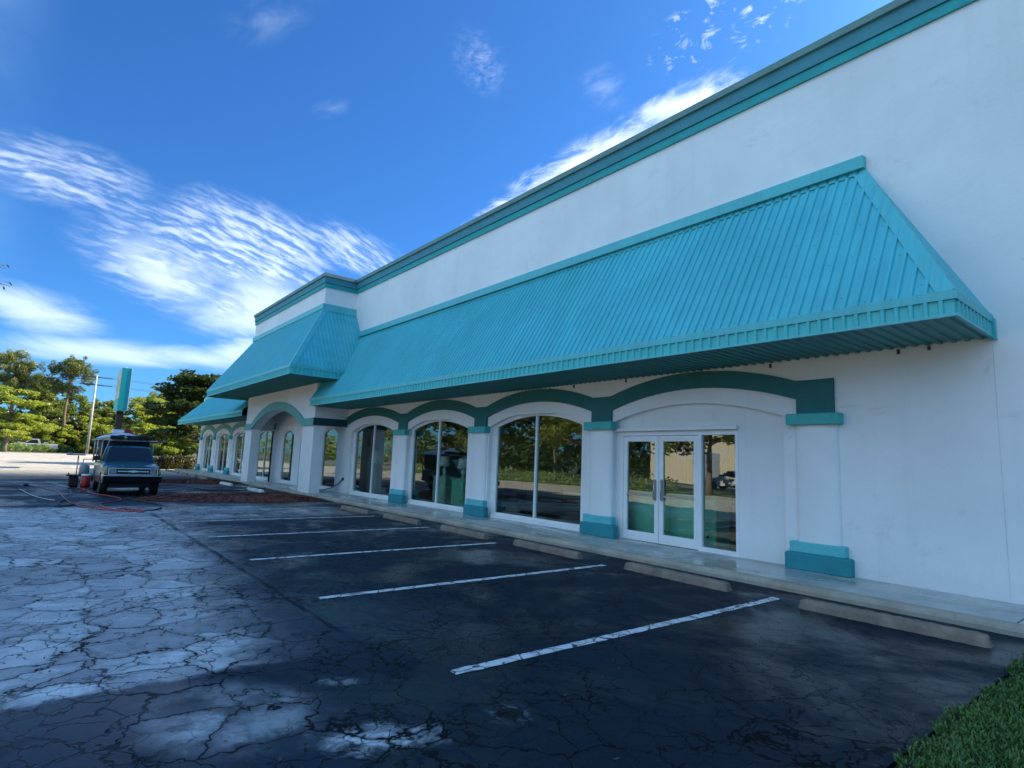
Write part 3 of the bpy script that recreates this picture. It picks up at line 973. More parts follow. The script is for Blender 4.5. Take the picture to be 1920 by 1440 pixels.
def awning(name, x0, x1, ye, yw, zb, zt, ztop, yret_l, yret_r, hipl, hipr, yside, cut=None, screws=False):
    """x0..x1 eave ends, ye eave line, yw wall line, zb..zt fascia, ztop top of the slope.
       hipl/hipr: how far the top is set in from the eave ends (None = square end)
       yside: where the end slopes stop (wall behind)"""
    Sv = Vector((0, yw-ye, ztop-zt))
    N = Vector((0, -(ztop-zt), yw-ye)).normalized()
    L = x1-x0
    def smax(t):
        s = 1.0
        if hipl: s = min(s, t/hipl)
        if hipr: s = min(s, (L-t)/hipr)
        return max(0, s)
    smin = (lambda t: cut(x0+t)) if cut else (lambda t: 0.0)
    mb = MB()
    corr(mb, Vector((x0, ye, zt)), Vector((1, 0, 0)), L, Sv, N, smin, smax)
    for side, hip, yr in ((-1, hipl, yret_l), (1, hipr, yret_r)):
        if not hip: continue
        xe = x0 if side < 0 else x1
        Ls = yr-ye
        Sx = Vector((-side*hip, 0, ztop-zt))
        Ns = Vector((side*(ztop-zt), 0, hip)).normalized()
        def smx(t, d=yw-ye): return max(0, min(1.0, t/d))
        corr(mb, Vector((xe, ye, zt)), Vector((0, 1, 0)), Ls, Sx, Ns, lambda t: 0.0, smx)
    a = mb.build(name, M['teal_roof'], B)
    # soffit, ribs running from fascia to wall
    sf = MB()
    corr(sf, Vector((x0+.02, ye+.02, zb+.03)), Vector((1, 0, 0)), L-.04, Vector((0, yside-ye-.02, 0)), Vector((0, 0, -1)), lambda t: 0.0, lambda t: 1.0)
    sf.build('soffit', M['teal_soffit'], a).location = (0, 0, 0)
    # fascia: ribbed panel, drip lip and top strip
    fa = MB()
    fx0 = x0
    corr(fa, Vector((fx0, ye, zb+.012)), Vector((1, 0, 0)), x1-fx0, Vector((0, 0, zt-zb-.1)), Vector((0, -1, 0)), lambda t: 0.0, lambda t: 1.0, hs=.9)
    if hipr: corr(fa, Vector((x1, ye, zb+.012)), Vector((0, 1, 0)), yret_r-ye, Vector((0, 0, zt-zb-.1)), Vector((1, 0, 0)), lambda t: 0.0, lambda t: 1.0, hs=.9)
    if hipl: corr(fa, Vector((x0, ye, zb+.012)), Vector((0, 1, 0)), yret_l-ye, Vector((0, 0, zt-zb-.1)), Vector((-1, 0, 0)), lambda t: 0.0, lambda t: 1.0, hs=.9)
    fa.build('fascia', M['teal_fascia'], a).location = (0, 0, 0)
    tr = MB()
    e = .030
    tr.box(x0-(e if hipl else 0), x1+(e if hipr else 0), ye-e, ye+.01, zb, zb+.03)
    tr.box(x0-(e if hipl else 0), x1+(e if hipr else 0), ye-e, ye+.02, zt-.095, zt+.012)
    if hipr:
        tr.box(x1-.01, x1+e, ye+.0105, yret_r, zb, zb+.03)
        tr.box(x1-.01, x1+e, ye+.0205, yret_r, zt-.095, zt+.012)
    if hipl:
        tr.box(x0-e, x0+.01, ye+.0105, yret_l, zb, zb+.03)
        tr.box(x0-e, x0+.01, ye+.0205, yret_l, zt-.095, zt+.012)
    tr.build('eave_trim', M['teal_flash'], a).location = (0, 0, 0)
    # hip flashings
    for side, hip in ((-1, hipl), (1, hipr)):
        if not hip: continue
        xe = x0 if side < 0 else x1
        p0 = Vector((xe, ye, zt))
        p1 = Vector((xe-side*hip, yw, ztop))
        d = (p1-p0).normalized()
        n1 = N
        n2 = Vector((side*(ztop-zt), 0, hip)).normalized()
        w = .155
        u1 = n1.cross(d)*(1 if side < 0 else -1)
        if u1.x*side > 0: u1 = -u1
        u2 = n2.cross(d)
        if u2.y < 0: u2 = -u2
        o = (n1+n2).normalized()*.034
        hm = MB()
        A0, A1 = p0+o, p1+o
        B0, B1 = p0+u1*w+n1*.024+d*.05, p1+u1*w+n1*.024-d*.05
        C0, C1 = p0+u2*w+n2*.024+d*.05, p1+u2*w+n2*.024-d*.05
        hm.quad(A0, A1, B1, B0)
        hm.quad(A0, C0, C1, A1)
        hm.quad(B0, B1, B1-n1*.02, B0-n1*.02)
        hm.quad(C0, C0-n2*.02, C1-n2*.02, C1)
        hm.build('hip_flashing', M['teal_flash'], a).location = (0, 0, 0)
    # counterflashing strip along the head of the slope and the painted band above it
    xa = x0+(hipl or 0)
    xb = x1-(hipr or 0)
    up_ = Sv.normalized()
    fm = MB()
    h0 = Vector((0, yw, ztop))
    fm.quad(Vector((xa, 0, 0))+h0-up_*.11+N*.028, Vector((xb, 0, 0))+h0-up_*.11+N*.028, Vector((xb, 0, 0))+h0+N*.028, Vector((xa, 0, 0))+h0+N*.028)
    fm.quad(Vector((xa, 0, 0))+h0-up_*.11+N*.028, Vector((xa, 0, 0))+h0-up_*.11+N*.008, Vector((xb, 0, 0))+h0-up_*.11+N*.008, Vector((xb, 0, 0))+h0-up_*.11+N*.028)
    for side, hip, yr in ((-1, hipl, yret_l), (1, hipr, yret_r)):
        if not hip or yr <= yw+.05: continue
        xe = (x0 if side < 0 else x1)-side*hip
        us = Vector((-side*hip, 0, ztop-zt)).normalized()
        ns = Vector((side*(ztop-zt), 0, hip)).normalized()
        q0, q1 = Vector((xe, yw, ztop)), Vector((xe, yr, ztop))
        fm.quad(q0-us*.11+ns*.028, q1-us*.11+ns*.028, q1+ns*.028, q0+ns*.028)
    fm.build('head_flashing', M['teal_flash'], a).location = (0, 0, 0)
    if screws:
        P_ = []
        k = 0
        t = .05
        while t < L:
            for s in (.04, .30, .52, .74, .95):
                if smin(t)+.02 < s < smax(t)-.03:
                    P_.append(Vector((x0+t+rnd.uniform(-.004, .004), ye, zt))+Sv*(s+.035*math.sin(k*1.7))+N*.002)
            t += PITCH*2
            k += 1
        P_.sort(key=lambda c: c.length)
        ax, bx = Vector((1, 0, 0))*.0085, up_*.0085
        T_ = [(0, 1, 4), (1, 2, 4), (2, 3, 4), (3, 0, 4)]
        s0 = MB().add([-ax, -bx, ax, bx, N*.008], T_).build('screw', M['dark'], a)
        s0.location = P_[0]
        for c in P_[1:98]:
            d = s0.copy()
            COL.objects.link(d)
            d.location = c
        rest = MB()
        for c in P_[98:]: rest.add([c-ax, c-bx, c+ax, c+bx, c+N*.008], T_)
        o = rest.build('screw_rows', M['dark'], a)
        o.location = (0, 0, 0)
        o['kind'] = 'stuff'
    return a


aw = awning('awning', -22.66, -1.9, 8.01, 9.60, 3.47, 3.77, 6.39, 9.62, 9.62, None, 1.43, 9.62, screws=True)
mb = MB()
mb.box(-22.6, -3.30, 9.50, 9.62, 6.40, 6.60)
mb.build('awning_head_band', M['teal_flash'], B)
MB().box(-1.935, -1.845, 9.55, 9.62, 3.45, 3.73).build('awning_end_bracket', M['teal_flash'], B)
tw = awning('awning', -34.3, -20.87, 6.58, 8.24, 4.42, 4.76, 7.44, 9.62, 9.62, 1.72, 1.78, 9.60)
mb = MB()
mb.box(XTL-.08, XTR+.08, YT-.08, YT+.002, 7.45, 7.665)
mb.box(XTR-.002, XTR+.08, YT+.0025, 9.62, 7.45, 7.665)
mb.box(XTL-.08, XTL+.002, YT+.0025, 9.62, 7.45, 7.665)
mb.build('awning_head_band', M['teal_flash'], B)
wa = awning('awning', -51.1, -32.62, 8.01, 9.60, 3.47, 3.77, 5.42, 9.62, 9.62, .95, None, 9.62)
MB().box(-50.15, -32.62, 9.52, 9.62, 5.43, 5.70).build('awning_head_band', M['teal_flash'], B)

# small fittings: tower lamp, porch lamp box, clips under the soffit
mb = MB()
mb.cyl((-32.66, 8.8, 8.02), .03, .2, 8, 2)
mb.tube([(-32.6, 8.75, 8.02), (-32.85, 8.6, 8.05), (-33.1, 8.5, 7.98)], [.03, .03, .09], 10)
mb.build('flood_lamp', M['steel'], B)
mb = MB()
mb.bbox(XTR-.55, YT+.46, 2.25, .16, .10, .5, .01)
mb.tube([(XTR-.55, YT+.46, 2.0), (XTR-.62, YT+.46, 1.2), (XTR-.62, YT+.46, .1)], .018, 6)
mb.build('conduit_box', M['steel'], B)
for x in (-2.62, -3.05, -4.9, -6.6, -8.1, -9.6, -10.4):
    MB().bbox(x+rnd.uniform(-.1, .1), YW-.012, 3.44-.03*rnd.random(), .035, .03, .05+.03*rnd.random(), .005).build('soffit_clip', M['dark'], B)

# interior of the showroom
mb = MB()
mb.quad((-32, 9.9, .09), (11.5, 9.9, .09), (11.5, 18, .09), (-32, 18, .09))
mb.quad((-50.5, 9.95, .09), (-32, 9.95, .09), (-32, 18, .09), (-50.5, 18, .09))
mb.build('interior_floor', M['int_floor'], B)
mb = MB()
mb.box(-50.6, 11.6, 18, 18.1, .05, 3.4)
mb.quad((-50.5, 9.9, 3.3), (11.5, 9.9, 3.3), (11.5, 18, 3.3), (-50.5, 18, 3.3))
mb.box(-4.3, -4.2, 9.95, 18, .1, 3.3)
mb.build('interior_wall', M['interior'], B)

# ------------------------------------------------------------------ wheel stops
def wheel_stop(m):
    mb = MB()
    n = 44
    L = 1.83
    prof = [(-.085, 0), (-.078, .06), (-.055, .108), (.05, .112), (.078, .06), (.088, 0)]
    vs, fs = [], []
    for i in range(n+1):
        x = -L/2+L*i/n
        e = min(1, min(i, n-i)/1.5)
        for y, z in prof:
            q = .72+.28*e
            ch = rnd.uniform(-.009, .007)
            vs.append((x+(0.02*(z > .05))*(1 if i == 0 else -1 if i == n else 0), y*q+ch, max(0, z*(.82+.18*e)+ch*.6) if z > 0 else 0))
    k = len(prof)
    for i in range(n):
        for j in range(k-1): fs.append((i*k+j, (i+1)*k+j, (i+1)*k+j+1, i*k+j+1))
    fs += [tuple(range(k)), tuple(n*k+j for j in range(k))[::-1]]
    mb.add(vs, fs, True)
    for x in (-.62, .62): mb.cyl((x, 0, .10), .012, .016, 8)
    o = mb.build('wheel_stop', m)
    for p in o.data.polygons:
        if abs(p.normal.x) > .8: p.use_smooth = False
    return o


g_st = 'concrete wheel stops along the pavement'
stops = [(-2.55, 7.40, 1.5, 'worn grey concrete wheel stop nearest the grass corner'),
         (-5.32, 7.43, -1.5, 'grey concrete wheel stop in front of the glass double door'),
         (-8.13, 7.45, -1, 'grey concrete wheel stop left of the long white line, below the double door pilaster'),
         (-10.8, 7.42, -2, 'grey concrete wheel stop in front of the near arched window'),
         (-13.6, 7.42, 0, 'grey concrete wheel stop in front of the middle arched window'),
         (-16.3, 7.36, 1, 'grey concrete wheel stop at the edge of the near mulch bed')]
wmat = M['stop']
for i, (x, yy, a, lab) in enumerate(stops):
    s_ = wheel_stop(wmat)
    s_.location = (x, yy, 0)
    s_.rotation_euler.z = R(a)
    tag(s_, lab, 'wheel stop', g_st)
for i, (x, yy, a) in enumerate([(-36.6, 7.3, 1), (-39.4, 7.3, -2), (-42.3, 7.3, 1), (-45.2, 7.3, 0), (-48.1, 7.3, 2)]):
    s_ = wheel_stop(wmat)
    s_.location = (x, yy, 0)
    s_.rotation_euler.z = R(a)
    tag(s_, ('first', 'second', 'third', 'fourth', 'last')[i]+' far wheel stop beyond the porch, counted from the mulch bed', 'wheel stop', g_st)
for (x, yy, a, lab) in [(-25.6, 7.1, 3, 'white painted wheel stop in front of the right porch pillar'), (-30.4, 7.08, 2, 'white painted wheel stop in front of the left porch pillar')]:
    s_ = wheel_stop(M['stop_white'])
    s_.location = (x, yy, 0)
    s_.rotation_euler.z = R(a)
    tag(s_, lab, 'wheel stop', 'white wheel stops at the porch')

# ------------------------------------------------------------------ lawn corner and its dark soil edge
def grass_mat():
    m, k = mat('grass_blades')
    g = k.n('ShaderNodeNewGeometry').outputs['Position']
    w = k.noise(g, 2.2, 4, .65)
    w2 = k.noise(g, 45, 2, .6)
    f = k.ramp(k.math('MULTIPLY_ADD', w2, .7, k.math('MULTIPLY', w, .5)), .38, .82)
    c = k.mix(f, (.03, .09, .018), (.14, .25, .05))
    c = k.mix(k.ramp(k.noise(g, 90, 2), .62, .70, 0, .8), c, (.24, .19, .08))
    d = k.n('ShaderNodeBsdfDiffuse', {0: c})
    t = k.n('ShaderNodeBsdfTranslucent', {0: c})
    gl = k.n('ShaderNodeBsdfGlossy', {'Roughness': .4})
    a = k.n('ShaderNodeMixShader', {0: .25, 1: d.outputs[0], 2: t.outputs[0]})
    b = k.n('ShaderNodeMixShader', {0: .04, 1: a.outputs[0], 2: gl.outputs[0]})
    k.n('ShaderNodeOutputMaterial', {0: b.outputs[0]})
    return m


EDGE = lambda y: -1.20 - .012*(y-4) + .03*math.sin(y*2.3) + .025*math.sin(y*7.1+1) + .02*math.sin(y*17+.4)
struct(MB().box(-1.36, 9, 7.55, 8.18, -.3, .0).build('asphalt_apron', M['asphalt']))
soil = MB()
n = 320
vs, fs = [], []
for i in range(n+1):
    y = -3+10.75*i/n
    x0 = EDGE(y)-.10
    for q, (dx, z) in enumerate([(0, .004), (.06, .02), (.14, .03), (.4, .035), (11, .035)]):
        vs.append((x0+dx+(rnd.uniform(-.012, .012) if q < 3 else 0), y, z*(.35 if q < 2 else 1)+(rnd.uniform(-.004, .006) if 0 < q < 4 else 0)))
for i in range(n):
    for j in range(4): fs.append((i*5+j, i*5+j+1, i*5+j+6, i*5+j+5))
struct(soil.add(vs, fs).build('lawn_soil', plain('dark_soil', (.022, .019, .016), .95, var=.5, scale=9, bmp=.8, bscale=50)))
gm = MB()
gv, gf = [], []
rg = random.Random(4)
for i in range(42000):
    y = rg.uniform(1.9, 7.72)
    x = EDGE(y)-.03+abs(rg.gauss(0, 1))*.02+rg.random()**1.35*2.0
    if rg.random() < .05: x = EDGE(y)-.12+rg.random()*.12
    if y > 7.45+.15*math.sin(x*9): continue
    h = rg.uniform(.025, .062)*(1 if x > EDGE(y)+.05 else .6)
    a = rg.uniform(0, 6.283)
    lean = rg.uniform(.2, 1.0)*h
    w = rg.uniform(.0035, .0075)
    ca, sa = math.cos(a), math.sin(a)
    b = len(gv)
    z0 = .028
    gv += [(x-sa*w, y+ca*w, z0), (x+sa*w, y-ca*w, z0), (x+ca*lean*.45+sa*w*.9, y+sa*lean*.45-ca*w*.9, z0+h*.7), (x+ca*lean*.45-sa*w*.9, y+sa*lean*.45+ca*w*.9, z0+h*.7), (x+ca*lean*1.2, y+sa*lean*1.2, z0+h)]
    gf += [(b, b+1, b+2, b+3), (b+3, b+2, b+4)]
tag(MB().add(gv, gf).build('grass', grass_mat()), 'thick green grass in the near right corner by the asphalt', 'grass', kind='stuff')

# ------------------------------------------------------------------ mulch beds
mulch_m = plain('red_brown_mulch', (.12, .034, .020), .9, var=.75, scale=14, bmp=.9, bscale=40)


def mulch(name, poly, hgt, seed, label):
    """raised heap over a closed outline: rings shrinking towards the middle, broken by loose chips"""
    r_ = random.Random(seed)
    cx = sum(p[0] for p in poly)/len(poly)
    cy = sum(p[1] for p in poly)/len(poly)
    out = []
    n = len(poly)
    for i in range(n):
        a, b = poly[i], poly[(i+1) % n]
        for q in range(14):
            t = q/14
            out.append((a[0]+(b[0]-a[0])*t+r_.uniform(-.06, .06), a[1]+(b[1]-a[1])*t+r_.uniform(-.06, .06)))
    N = len(out)
    vs, fs = [], []
    K = 10
    for j in range(K+1):
        f = 1-j/K
        z = .005+hgt*math.sin(min(1, (1-f)*2.2)*math.pi/2)
        for i, (x, y) in enumerate(out):
            vs.append((cx+(x-cx)*f+r_.uniform(-.03, .03), cy+(y-cy)*f+r_.uniform(-.03, .03), z+(r_.uniform(-.022, .022) if j else 0)))
    for j in range(K):
        for i in range(N): fs.append((j*N+i, j*N+(i+1) % N, (j+1)*N+(i+1) % N, (j+1)*N+i))
    mb = MB().add(vs, fs)
    for q in range(2600):
        i = r_.randrange(N)
        f = math.sqrt(r_.random())*1.03
        x, y = cx+(out[i][0]-cx)*f, cy+(out[i][1]-cy)*f
        z = .012+hgt*math.sin(min(1, max(0, 1-f)*2.2)*math.pi/2)
        a = r_.uniform(0, 6.28)
        l, w = r_.uniform(.02, .055), r_.uniform(.006, .016)
        u = Vector((math.cos(a)*l, math.sin(a)*l, r_.uniform(-.3, .5)*l))
        v = Vector((-math.sin(a)*w, math.cos(a)*w, r_.uniform(-.5, .5)*w))
        c = Vector((x, y, z+.012))
        mb.quad(c-u-v, c+u-v, c+u+v, c-u+v)
    return tag(mb.build(name, mulch_m), label, 'mulch', kind='stuff')


mulch('mulch_bed', [(-20.15, 8.1), (-20.0, 7.2), (-20.2, 5.0), (-20.5, 3.0), (-21.2, 2.5), (-22.2, 2.7), (-22.7, 4.0), (-22.6, 6.3), (-23.1, 7.6), (-22.5, 8.1)], .13, 1, 'reddish brown mulch heaped in the bed in front of the truck and pillar')
mulch('mulch_bed', [(-31.2, 8.1), (-31.3, 5.5), (-31.6, 4.2), (-32.6, 4.0), (-33.3, 5.5), (-33.4, 8.1)], .12, 2, 'reddish brown mulch in the bed behind the truck beside the left pillar')

# loose litter on the asphalt
lm_ = MB()
for q in range(150):
    x, y = rnd.uniform(-9, -2.2), rnd.uniform(.2, 4.5)
    if rnd.random() < .55: x, y = rnd.uniform(-7, -3), rnd.uniform(.1, 1.9)
    a = rnd.uniform(0, 6.28)
    l, w = rnd.uniform(.008, .028), rnd.uniform(.005, .012)
    u = Vector((math.cos(a)*l, math.sin(a)*l, .004))
    v = Vector((-math.sin(a)*w, math.cos(a)*w, .003))
    c = Vector((x, y, .010))
    lm_.quad(c-u, c-v, c+u, c+v)
for q in range(520):
    y = rnd.uniform(1.9, 7.5)
    x = EDGE(y)-.04-abs(rnd.gauss(0, .09))
    a = rnd.uniform(0, 6.28)
    l, w = rnd.uniform(.006, .022), rnd.uniform(.004, .010)
    u = Vector((math.cos(a)*l, math.sin(a)*l, .005))
    v = Vector((-math.sin(a)*w, math.cos(a)*w, .003))
    c = Vector((x, y, .012))
    lm_.quad(c-u, c-v, c+u, c+v)
tag(lm_.build('leaf_litter', plain('dry_leaf_litter', (.07, .045, .03), .8, var=.9, scale=6)), 'scattered dead leaves and grit on the cracked asphalt', 'leaf litter', kind='stuff')

# ------------------------------------------------------------------ pickup truck
def vehicle_mats(pref, col, rough=.3):
    m, k = mat(pref+'_paint')
    g = k.n('ShaderNodeNewGeometry').outputs['Position']
    n = k.noise(g, 2.5, 4, .6)
    c = k.mix(k.ramp(n, .35, .7), tuple(x*.93 for x in col), tuple(x*1.05 for x in col))
    finish(k, color=c, rough=k.ramp(n, .3, .7, rough-.02, rough+.05, False), coat=.25, spec=.5)
    return m


M['veh_glass'] = None
m_, k_ = mat('vehicle_glass')
finish(k_, color=(.012, .016, .020), rough=.06, spec=.6)
M['veh_glass'] = m_
M['bumper'] = plain('black_bumper', (.006, .006, .008), .8, spec=.15)
M['lens'] = plain('headlight_lens', (.26, .28, .31), .12, .3, var=.15)
M['amber'] = plain('amber_lens', (.75, .22, .02), .25, var=.1)
M['redpl'] = plain('red_plastic', (.38, .012, .010), .4, var=.15)
M['whitepl'] = plain('white_plastic', (.72, .73, .75), .5, var=.1)
M['greypl'] = plain('grey_plastic', (.25, .27, .30), .5, var=.15)
M['tarp'] = plain('pale_tarp', (.55, .60, .68), .6, var=.12, bmp=.3, bscale=9)
M['canvas'] = plain('black_canvas', (.012, .012, .015), .75, var=.3, bmp=.3, bscale=30)


def wheel(c, side, r, w, parent, rimm):
    mb = MB()
    x, y, z = c
    prof = [(.62, -.5), (.93, -.5), (1.0, -.36), (1.0, .36), (.93, .5), (.62, .5)]
    n = 28
    vs, fs = [], []
    for i in range(n):
        t = 2*math.pi*i/n
        for rr, yy in prof: vs.append((x+math.cos(t)*rr*r, y+yy*w, z+math.sin(t)*rr*r))
    k = len(prof)
    for i in range(n):
        for j in range(k): fs.append((i*k+j, ((i+1) % n)*k+j, ((i+1) % n)*k+(j+1) % k, i*k+(j+1) % k))
    mb.add(vs, fs, True)
    wh = mb.build('wheel', M['black'], parent)
    rm = MB()
    rm.cyl((x, y-w*.30, z), r*.63, w*.6, 24, 1)
    rm.cyl((x, y+side*w*.3-(.02 if side < 0 else 0), z), r*.2, .02, 12, 1)
    for q in range(5):
        t = q*2*math.pi/5
        rm.tube([(x+math.cos(t)*r*.15, y+side*w*.34, z+math.sin(t)*r*.15), (x+math.cos(t)*r*.58, y+side*w*.31, z+math.sin(t)*r*.58)], .03, 6)
    rm.build('rim', rimm, wh)
    return wh


def pickup(loc, rot, label, paint, detail=True, group=None):
    t = empty('pickup_truck', loc, label, 'pickup truck', group, local=True)
    t.rotation_euler.z = rot
    hw = .83
    def archpts(cx, r=.40, z=.36, n=9):
        return [(cx+r*math.cos(math.pi*i/n), z+r*math.sin(math.pi*i/n)) for i in range(n+1)]
    prof = [(-.06, .44), (-.03, .64), (-.03, .89), (-.10, .945), (-.35, .985), (-.8, 1.035), (-1.22, 1.075), (-1.32, 1.07), (-3.0, 1.06), (-4.66, 1.05), (-4.70, 1.0), (-4.70, .55), (-4.62, .46)]
    prof += archpts(-3.62)[::-1] + [(-3.0, .36), (-1.4, .36)] + archpts(-.86)[::-1] + [(-.4, .40)]
    fr = [-1, -.93, -.6, -.2, .2, .6, .93, 1]
    vs, fs = [], []
    n = len(prof)
    for f in fr:
        e = abs(f)
        for (x, z) in prof:
            w = hw
            if x > -.12: w = hw*.955
            zz = z
            if z > .88:
                zz = z + (.028*(1-(f/.93)**2) if x > -1.3 else 0) - (.075 if e == 1 else .018 if e > .9 else 0)
            xx = x - (.05*f*f if x > -.2 else 0)
            y = f*w*(1 if z < .9 else .985)
            if .55 < z < .8 and e == 1: y *= 1.012
            vs.append((xx, y, zz))
    for j in range(len(fr)-1):
        for i in range(n): fs.append((j*n+i, j*n+(i+1) % n, (j+1)*n+(i+1) % n, (j+1)*n+i))
    fs += [tuple(range(n))[::-1], tuple((len(fr)-1)*n+i for i in range(n))]
    MB().add(vs, fs).build('body', paint, t)
    # cab
    cp = [(-1.24, 1.05), (-1.62, 1.33), (-1.98, 1.585), (-2.12, 1.625), (-2.70, 1.625), (-2.84, 1.585), (-3.02, 1.05)]
    def cw(z): return .765-(z-1.05)/.575*.135
    vs, fs = [], []
    n = len(cp)
    fr2 = [-1, -.85, 0, .85, 1]
    for f in fr2:
        for x, z in cp:
            vs.append((x, f*cw(z), z+(.02*(1-f*f) if z > 1.5 else 0)-(.02 if abs(f) == 1 and z > 1.5 else 0)))
    for j in range(4):
        for i in range(n): fs.append((j*n+i, j*n+(i+1) % n, (j+1)*n+(i+1) % n, (j+1)*n+i))
    fs += [tuple(range(n))[::-1], tuple(4*n+i for i in range(n))]
    MB().add(vs, fs).build('cab', paint, t)
    # glazing, a few mm proud of the cab
    g = MB()
    nv = Vector((.255, 0, .36)).normalized()*.008
    def wp(s, f):
        x = -1.28+(-1.955+1.28)*s
        z = 1.08+(1.568-1.08)*s
        return Vector((x, f*(cw(z)-.05), z+.012*(1-f*f)))+nv
    row = []
    for s in (0, .5, 1): row.append([wp(s, f) for f in (-1, -.5, 0, .5, 1)])
    for a, b in zip(row[:-1], row[1:]):
        for i in range(4): g.quad(a[i], a[i+1], b[i+1], b[i])
    g.build('windscreen', M['veh_glass'], t)
    for sd_ in (-1, 1):
        g = MB()
        pts = [(-1.52, 1.10), (-2.02, 1.52), (-2.62, 1.54), (-2.80, 1.10)]
        g.add([(x, sd_*(cw(z)+.008), z) for x, z in pts], [(0, 1, 2, 3)])
        g.build('side_window', M['veh_glass'], t)
        mir = MB()
        mir.bbox(-1.52, sd_*.965, 1.185, .10, .20, .155, .03)
        mir.tube([(-1.5, sd_*.76, 1.12), (-1.5, sd_*.9, 1.16)], .022, 6)
        mir.build('wing_mirror', M['black'], t)
    g = MB()
    g.add([(-3.01+.008*-1, -.6, 1.12), (-3.018, .6, 1.12), (-2.875, .55, 1.5), (-2.875, -.55, 1.5)], [(0, 1, 2, 3)])
    g.build('rear_window', M['veh_glass'], t)
    # nose: chrome surround, dark grille, bar with emblem, lamps, bumper
    b = MB()
    b.box(-.075, -.012, -.70, .70, .885, .905)
    b.box(-.075, -.012, -.70, .70, .685, .702)
    b.box(-.09, -.014, -.70, -.675, .702, .885)
    b.box(-.09, -.014, .675, .70, .702, .885)
    b.box(-.07, -.006, -.44, .44, .785, .815)
    b.build('grille_surround', M['chrome'], t)
    MB().box(-.07, -.022, -.45, .45, .703, .884).build('grille', M['black'], t)
    e = MB()
    e.prism([(-.14, .80), (-.11, .775), (-.045, .775), (-.035, .765), (.035, .765), (.045, .775), (.11, .775), (.14, .80), (.11, .825), (.045, .825), (.035, .835), (-.035, .835), (-.045, .825), (-.11, .825)], 0, -.02, .004)
    e.build('emblem', M['chrome'], t)
    for s in (-1, 1):
        hl = MB().bbox(-.045, s*.565, .793, .06, .19, .155, .012).build('headlight', M['lens'], t)
        MB().box(-.08, -.02, s*.565-.11, s*.565+.11, .705, .882).build('bezel', M['black'], hl)
        MB().bbox(-.085, s*.752, .79, .10, .06, .14, .02).build('side_marker', M['amber'], t)
        MB().bbox(-4.70, s*.74, .85, .05, .14, .30, .012).build('tail_light', M['redpl'], t)
    MB().bbox(.0, 0, .54, .16, 1.66, .22, .03).build('front_bumper', M['bumper'], t)
    MB().bbox(.02, 0, .655, .15, 1.60, .022, .006).build('bumper_strip', M['chrome'], t)
    MB().bbox(-4.74, 0, .52, .14, 1.62, .18, .03).build('rear_bumper', M['steel'], t)
    MB().box(-4.4, -.35, -.6, .6, .26, .46).build('chassis', M['black'], t)
    for x in (-.86, -3.62):
        for s in (-1, 1): wheel((x, s*.735, .335), s, .335, .23, t, M['steel'] if detail else M['greypl'])
    if not detail: return t
    # bed enclosure and pipe rack
    MB().bbox(-3.88, 0, 1.45, 1.6, 1.5, .78, .05).build('bed_canopy', M['canvas'], t)
    r = MB()
    for s in (-1, 1):
        for x in (-3.12, -4.6): r.tube([(x, s*.88, 1.0), (x, s*.88, 1.86)], .024, 8)
        r.tube([(-2.0, s*.84, 1.84), (-4.75, s*.88, 1.86)], .022, 8)
    for x in (-2.6, -3.12, -4.6): r.tube([(x, -1.0, 1.83), (x, 1.22, 1.83)], .02, 8)
    r.tube([(-2.2, -.80, 1.83), (-1.9, -.83, 1.08)], .018, 8)
    r.tube([(-2.2, -.60, 1.83), (-2.05, -.80, 1.08)], .018, 8)
    r.build('ladder_rack', M['steel'], t)
    return t


TK = (-23.15, 2.50, 0)
pickup(TK, 0, 'dark teal pickup truck with chrome grille, black canopy and pipe rack parked facing us', vehicle_mats('teal', (.006, .075, .10), .22))


def at_truck(x, y, z): return (TK[0]+x, TK[1]+y, z)


# load on the rack: each lies on it as a thing of its own
mb = MB()
n = 12
vs, fs = [], []
for i, x in enumerate((-2.95, -3.1, -3.9, -4.7, -4.8)):
    for j in range(n+1):
        f = -1+2*j/n
        z = 1.895+(.21*(1-abs(f)**2.4)+.02*math.sin(f*7+i))*(0.25 if i in (0, 4) else 1)
        vs.append(at_truck(x+.03*math.sin(j*1.3), f*.80-.1, z if 0 < j < n else 1.885))
for i in range(4):
    for j in range(n): fs.append((i*(n+1)+j, i*(n+1)+j+1, (i+1)*(n+1)+j+1, (i+1)*(n+1)+j))
mb.add(vs, fs, True)
mb.box(*[TK[0]-4.75, TK[0]-3.0], TK[1]-.85, TK[1]+.65, 1.872, 1.886)
tag(mb.build('tarp_bundle', M['tarp']), 'pale grey tarp bundle lying over the rack on the truck', 'tarp')
tag(MB().bbox(*at_truck(-3.75, -.28, 2.175), .5, .36, .14, .015).build('plastic_box', M['whitepl']), 'small white box on top of the pale tarp bundle', 'box')
mb = MB()
mb.prism([(TK[1]-.05, 2.09), (TK[1]+.30, 2.07), (TK[1]+.14, 2.25), (TK[1]-.03, 2.27)], 0, TK[0]-4.1, TK[0]-3.8)
mb.tube([at_truck(-3.95, -.01, 2.25), at_truck(-3.95, .06, 2.30), at_truck(-3.95, .12, 2.25)], .016, 6)
tag(mb.build('fuel_can', M['redpl']), 'red wedge shaped can beside the white box on the truck roof load', 'can')
mb = MB()
for q in range(5):
    rr = .36+.025*math.sin(q*2.1)
    pts = [at_truck(-2.62+.28*math.cos(a*math.pi/14+q)*rr/.36, .32+rr*math.sin(a*math.pi/14+q), 1.885+q*.03+.012*math.sin(a*.9+q)) for a in range(29)]
    mb.tube(pts, .021, 6)
tag(mb.build('hose_coil', M['black']), 'black hose coil lying on the front of the truck rack', 'hose coil')
mb = MB()
mb.bbox(*at_truck(-2.62, -.36, 1.94), .4, .42, .13, .03)
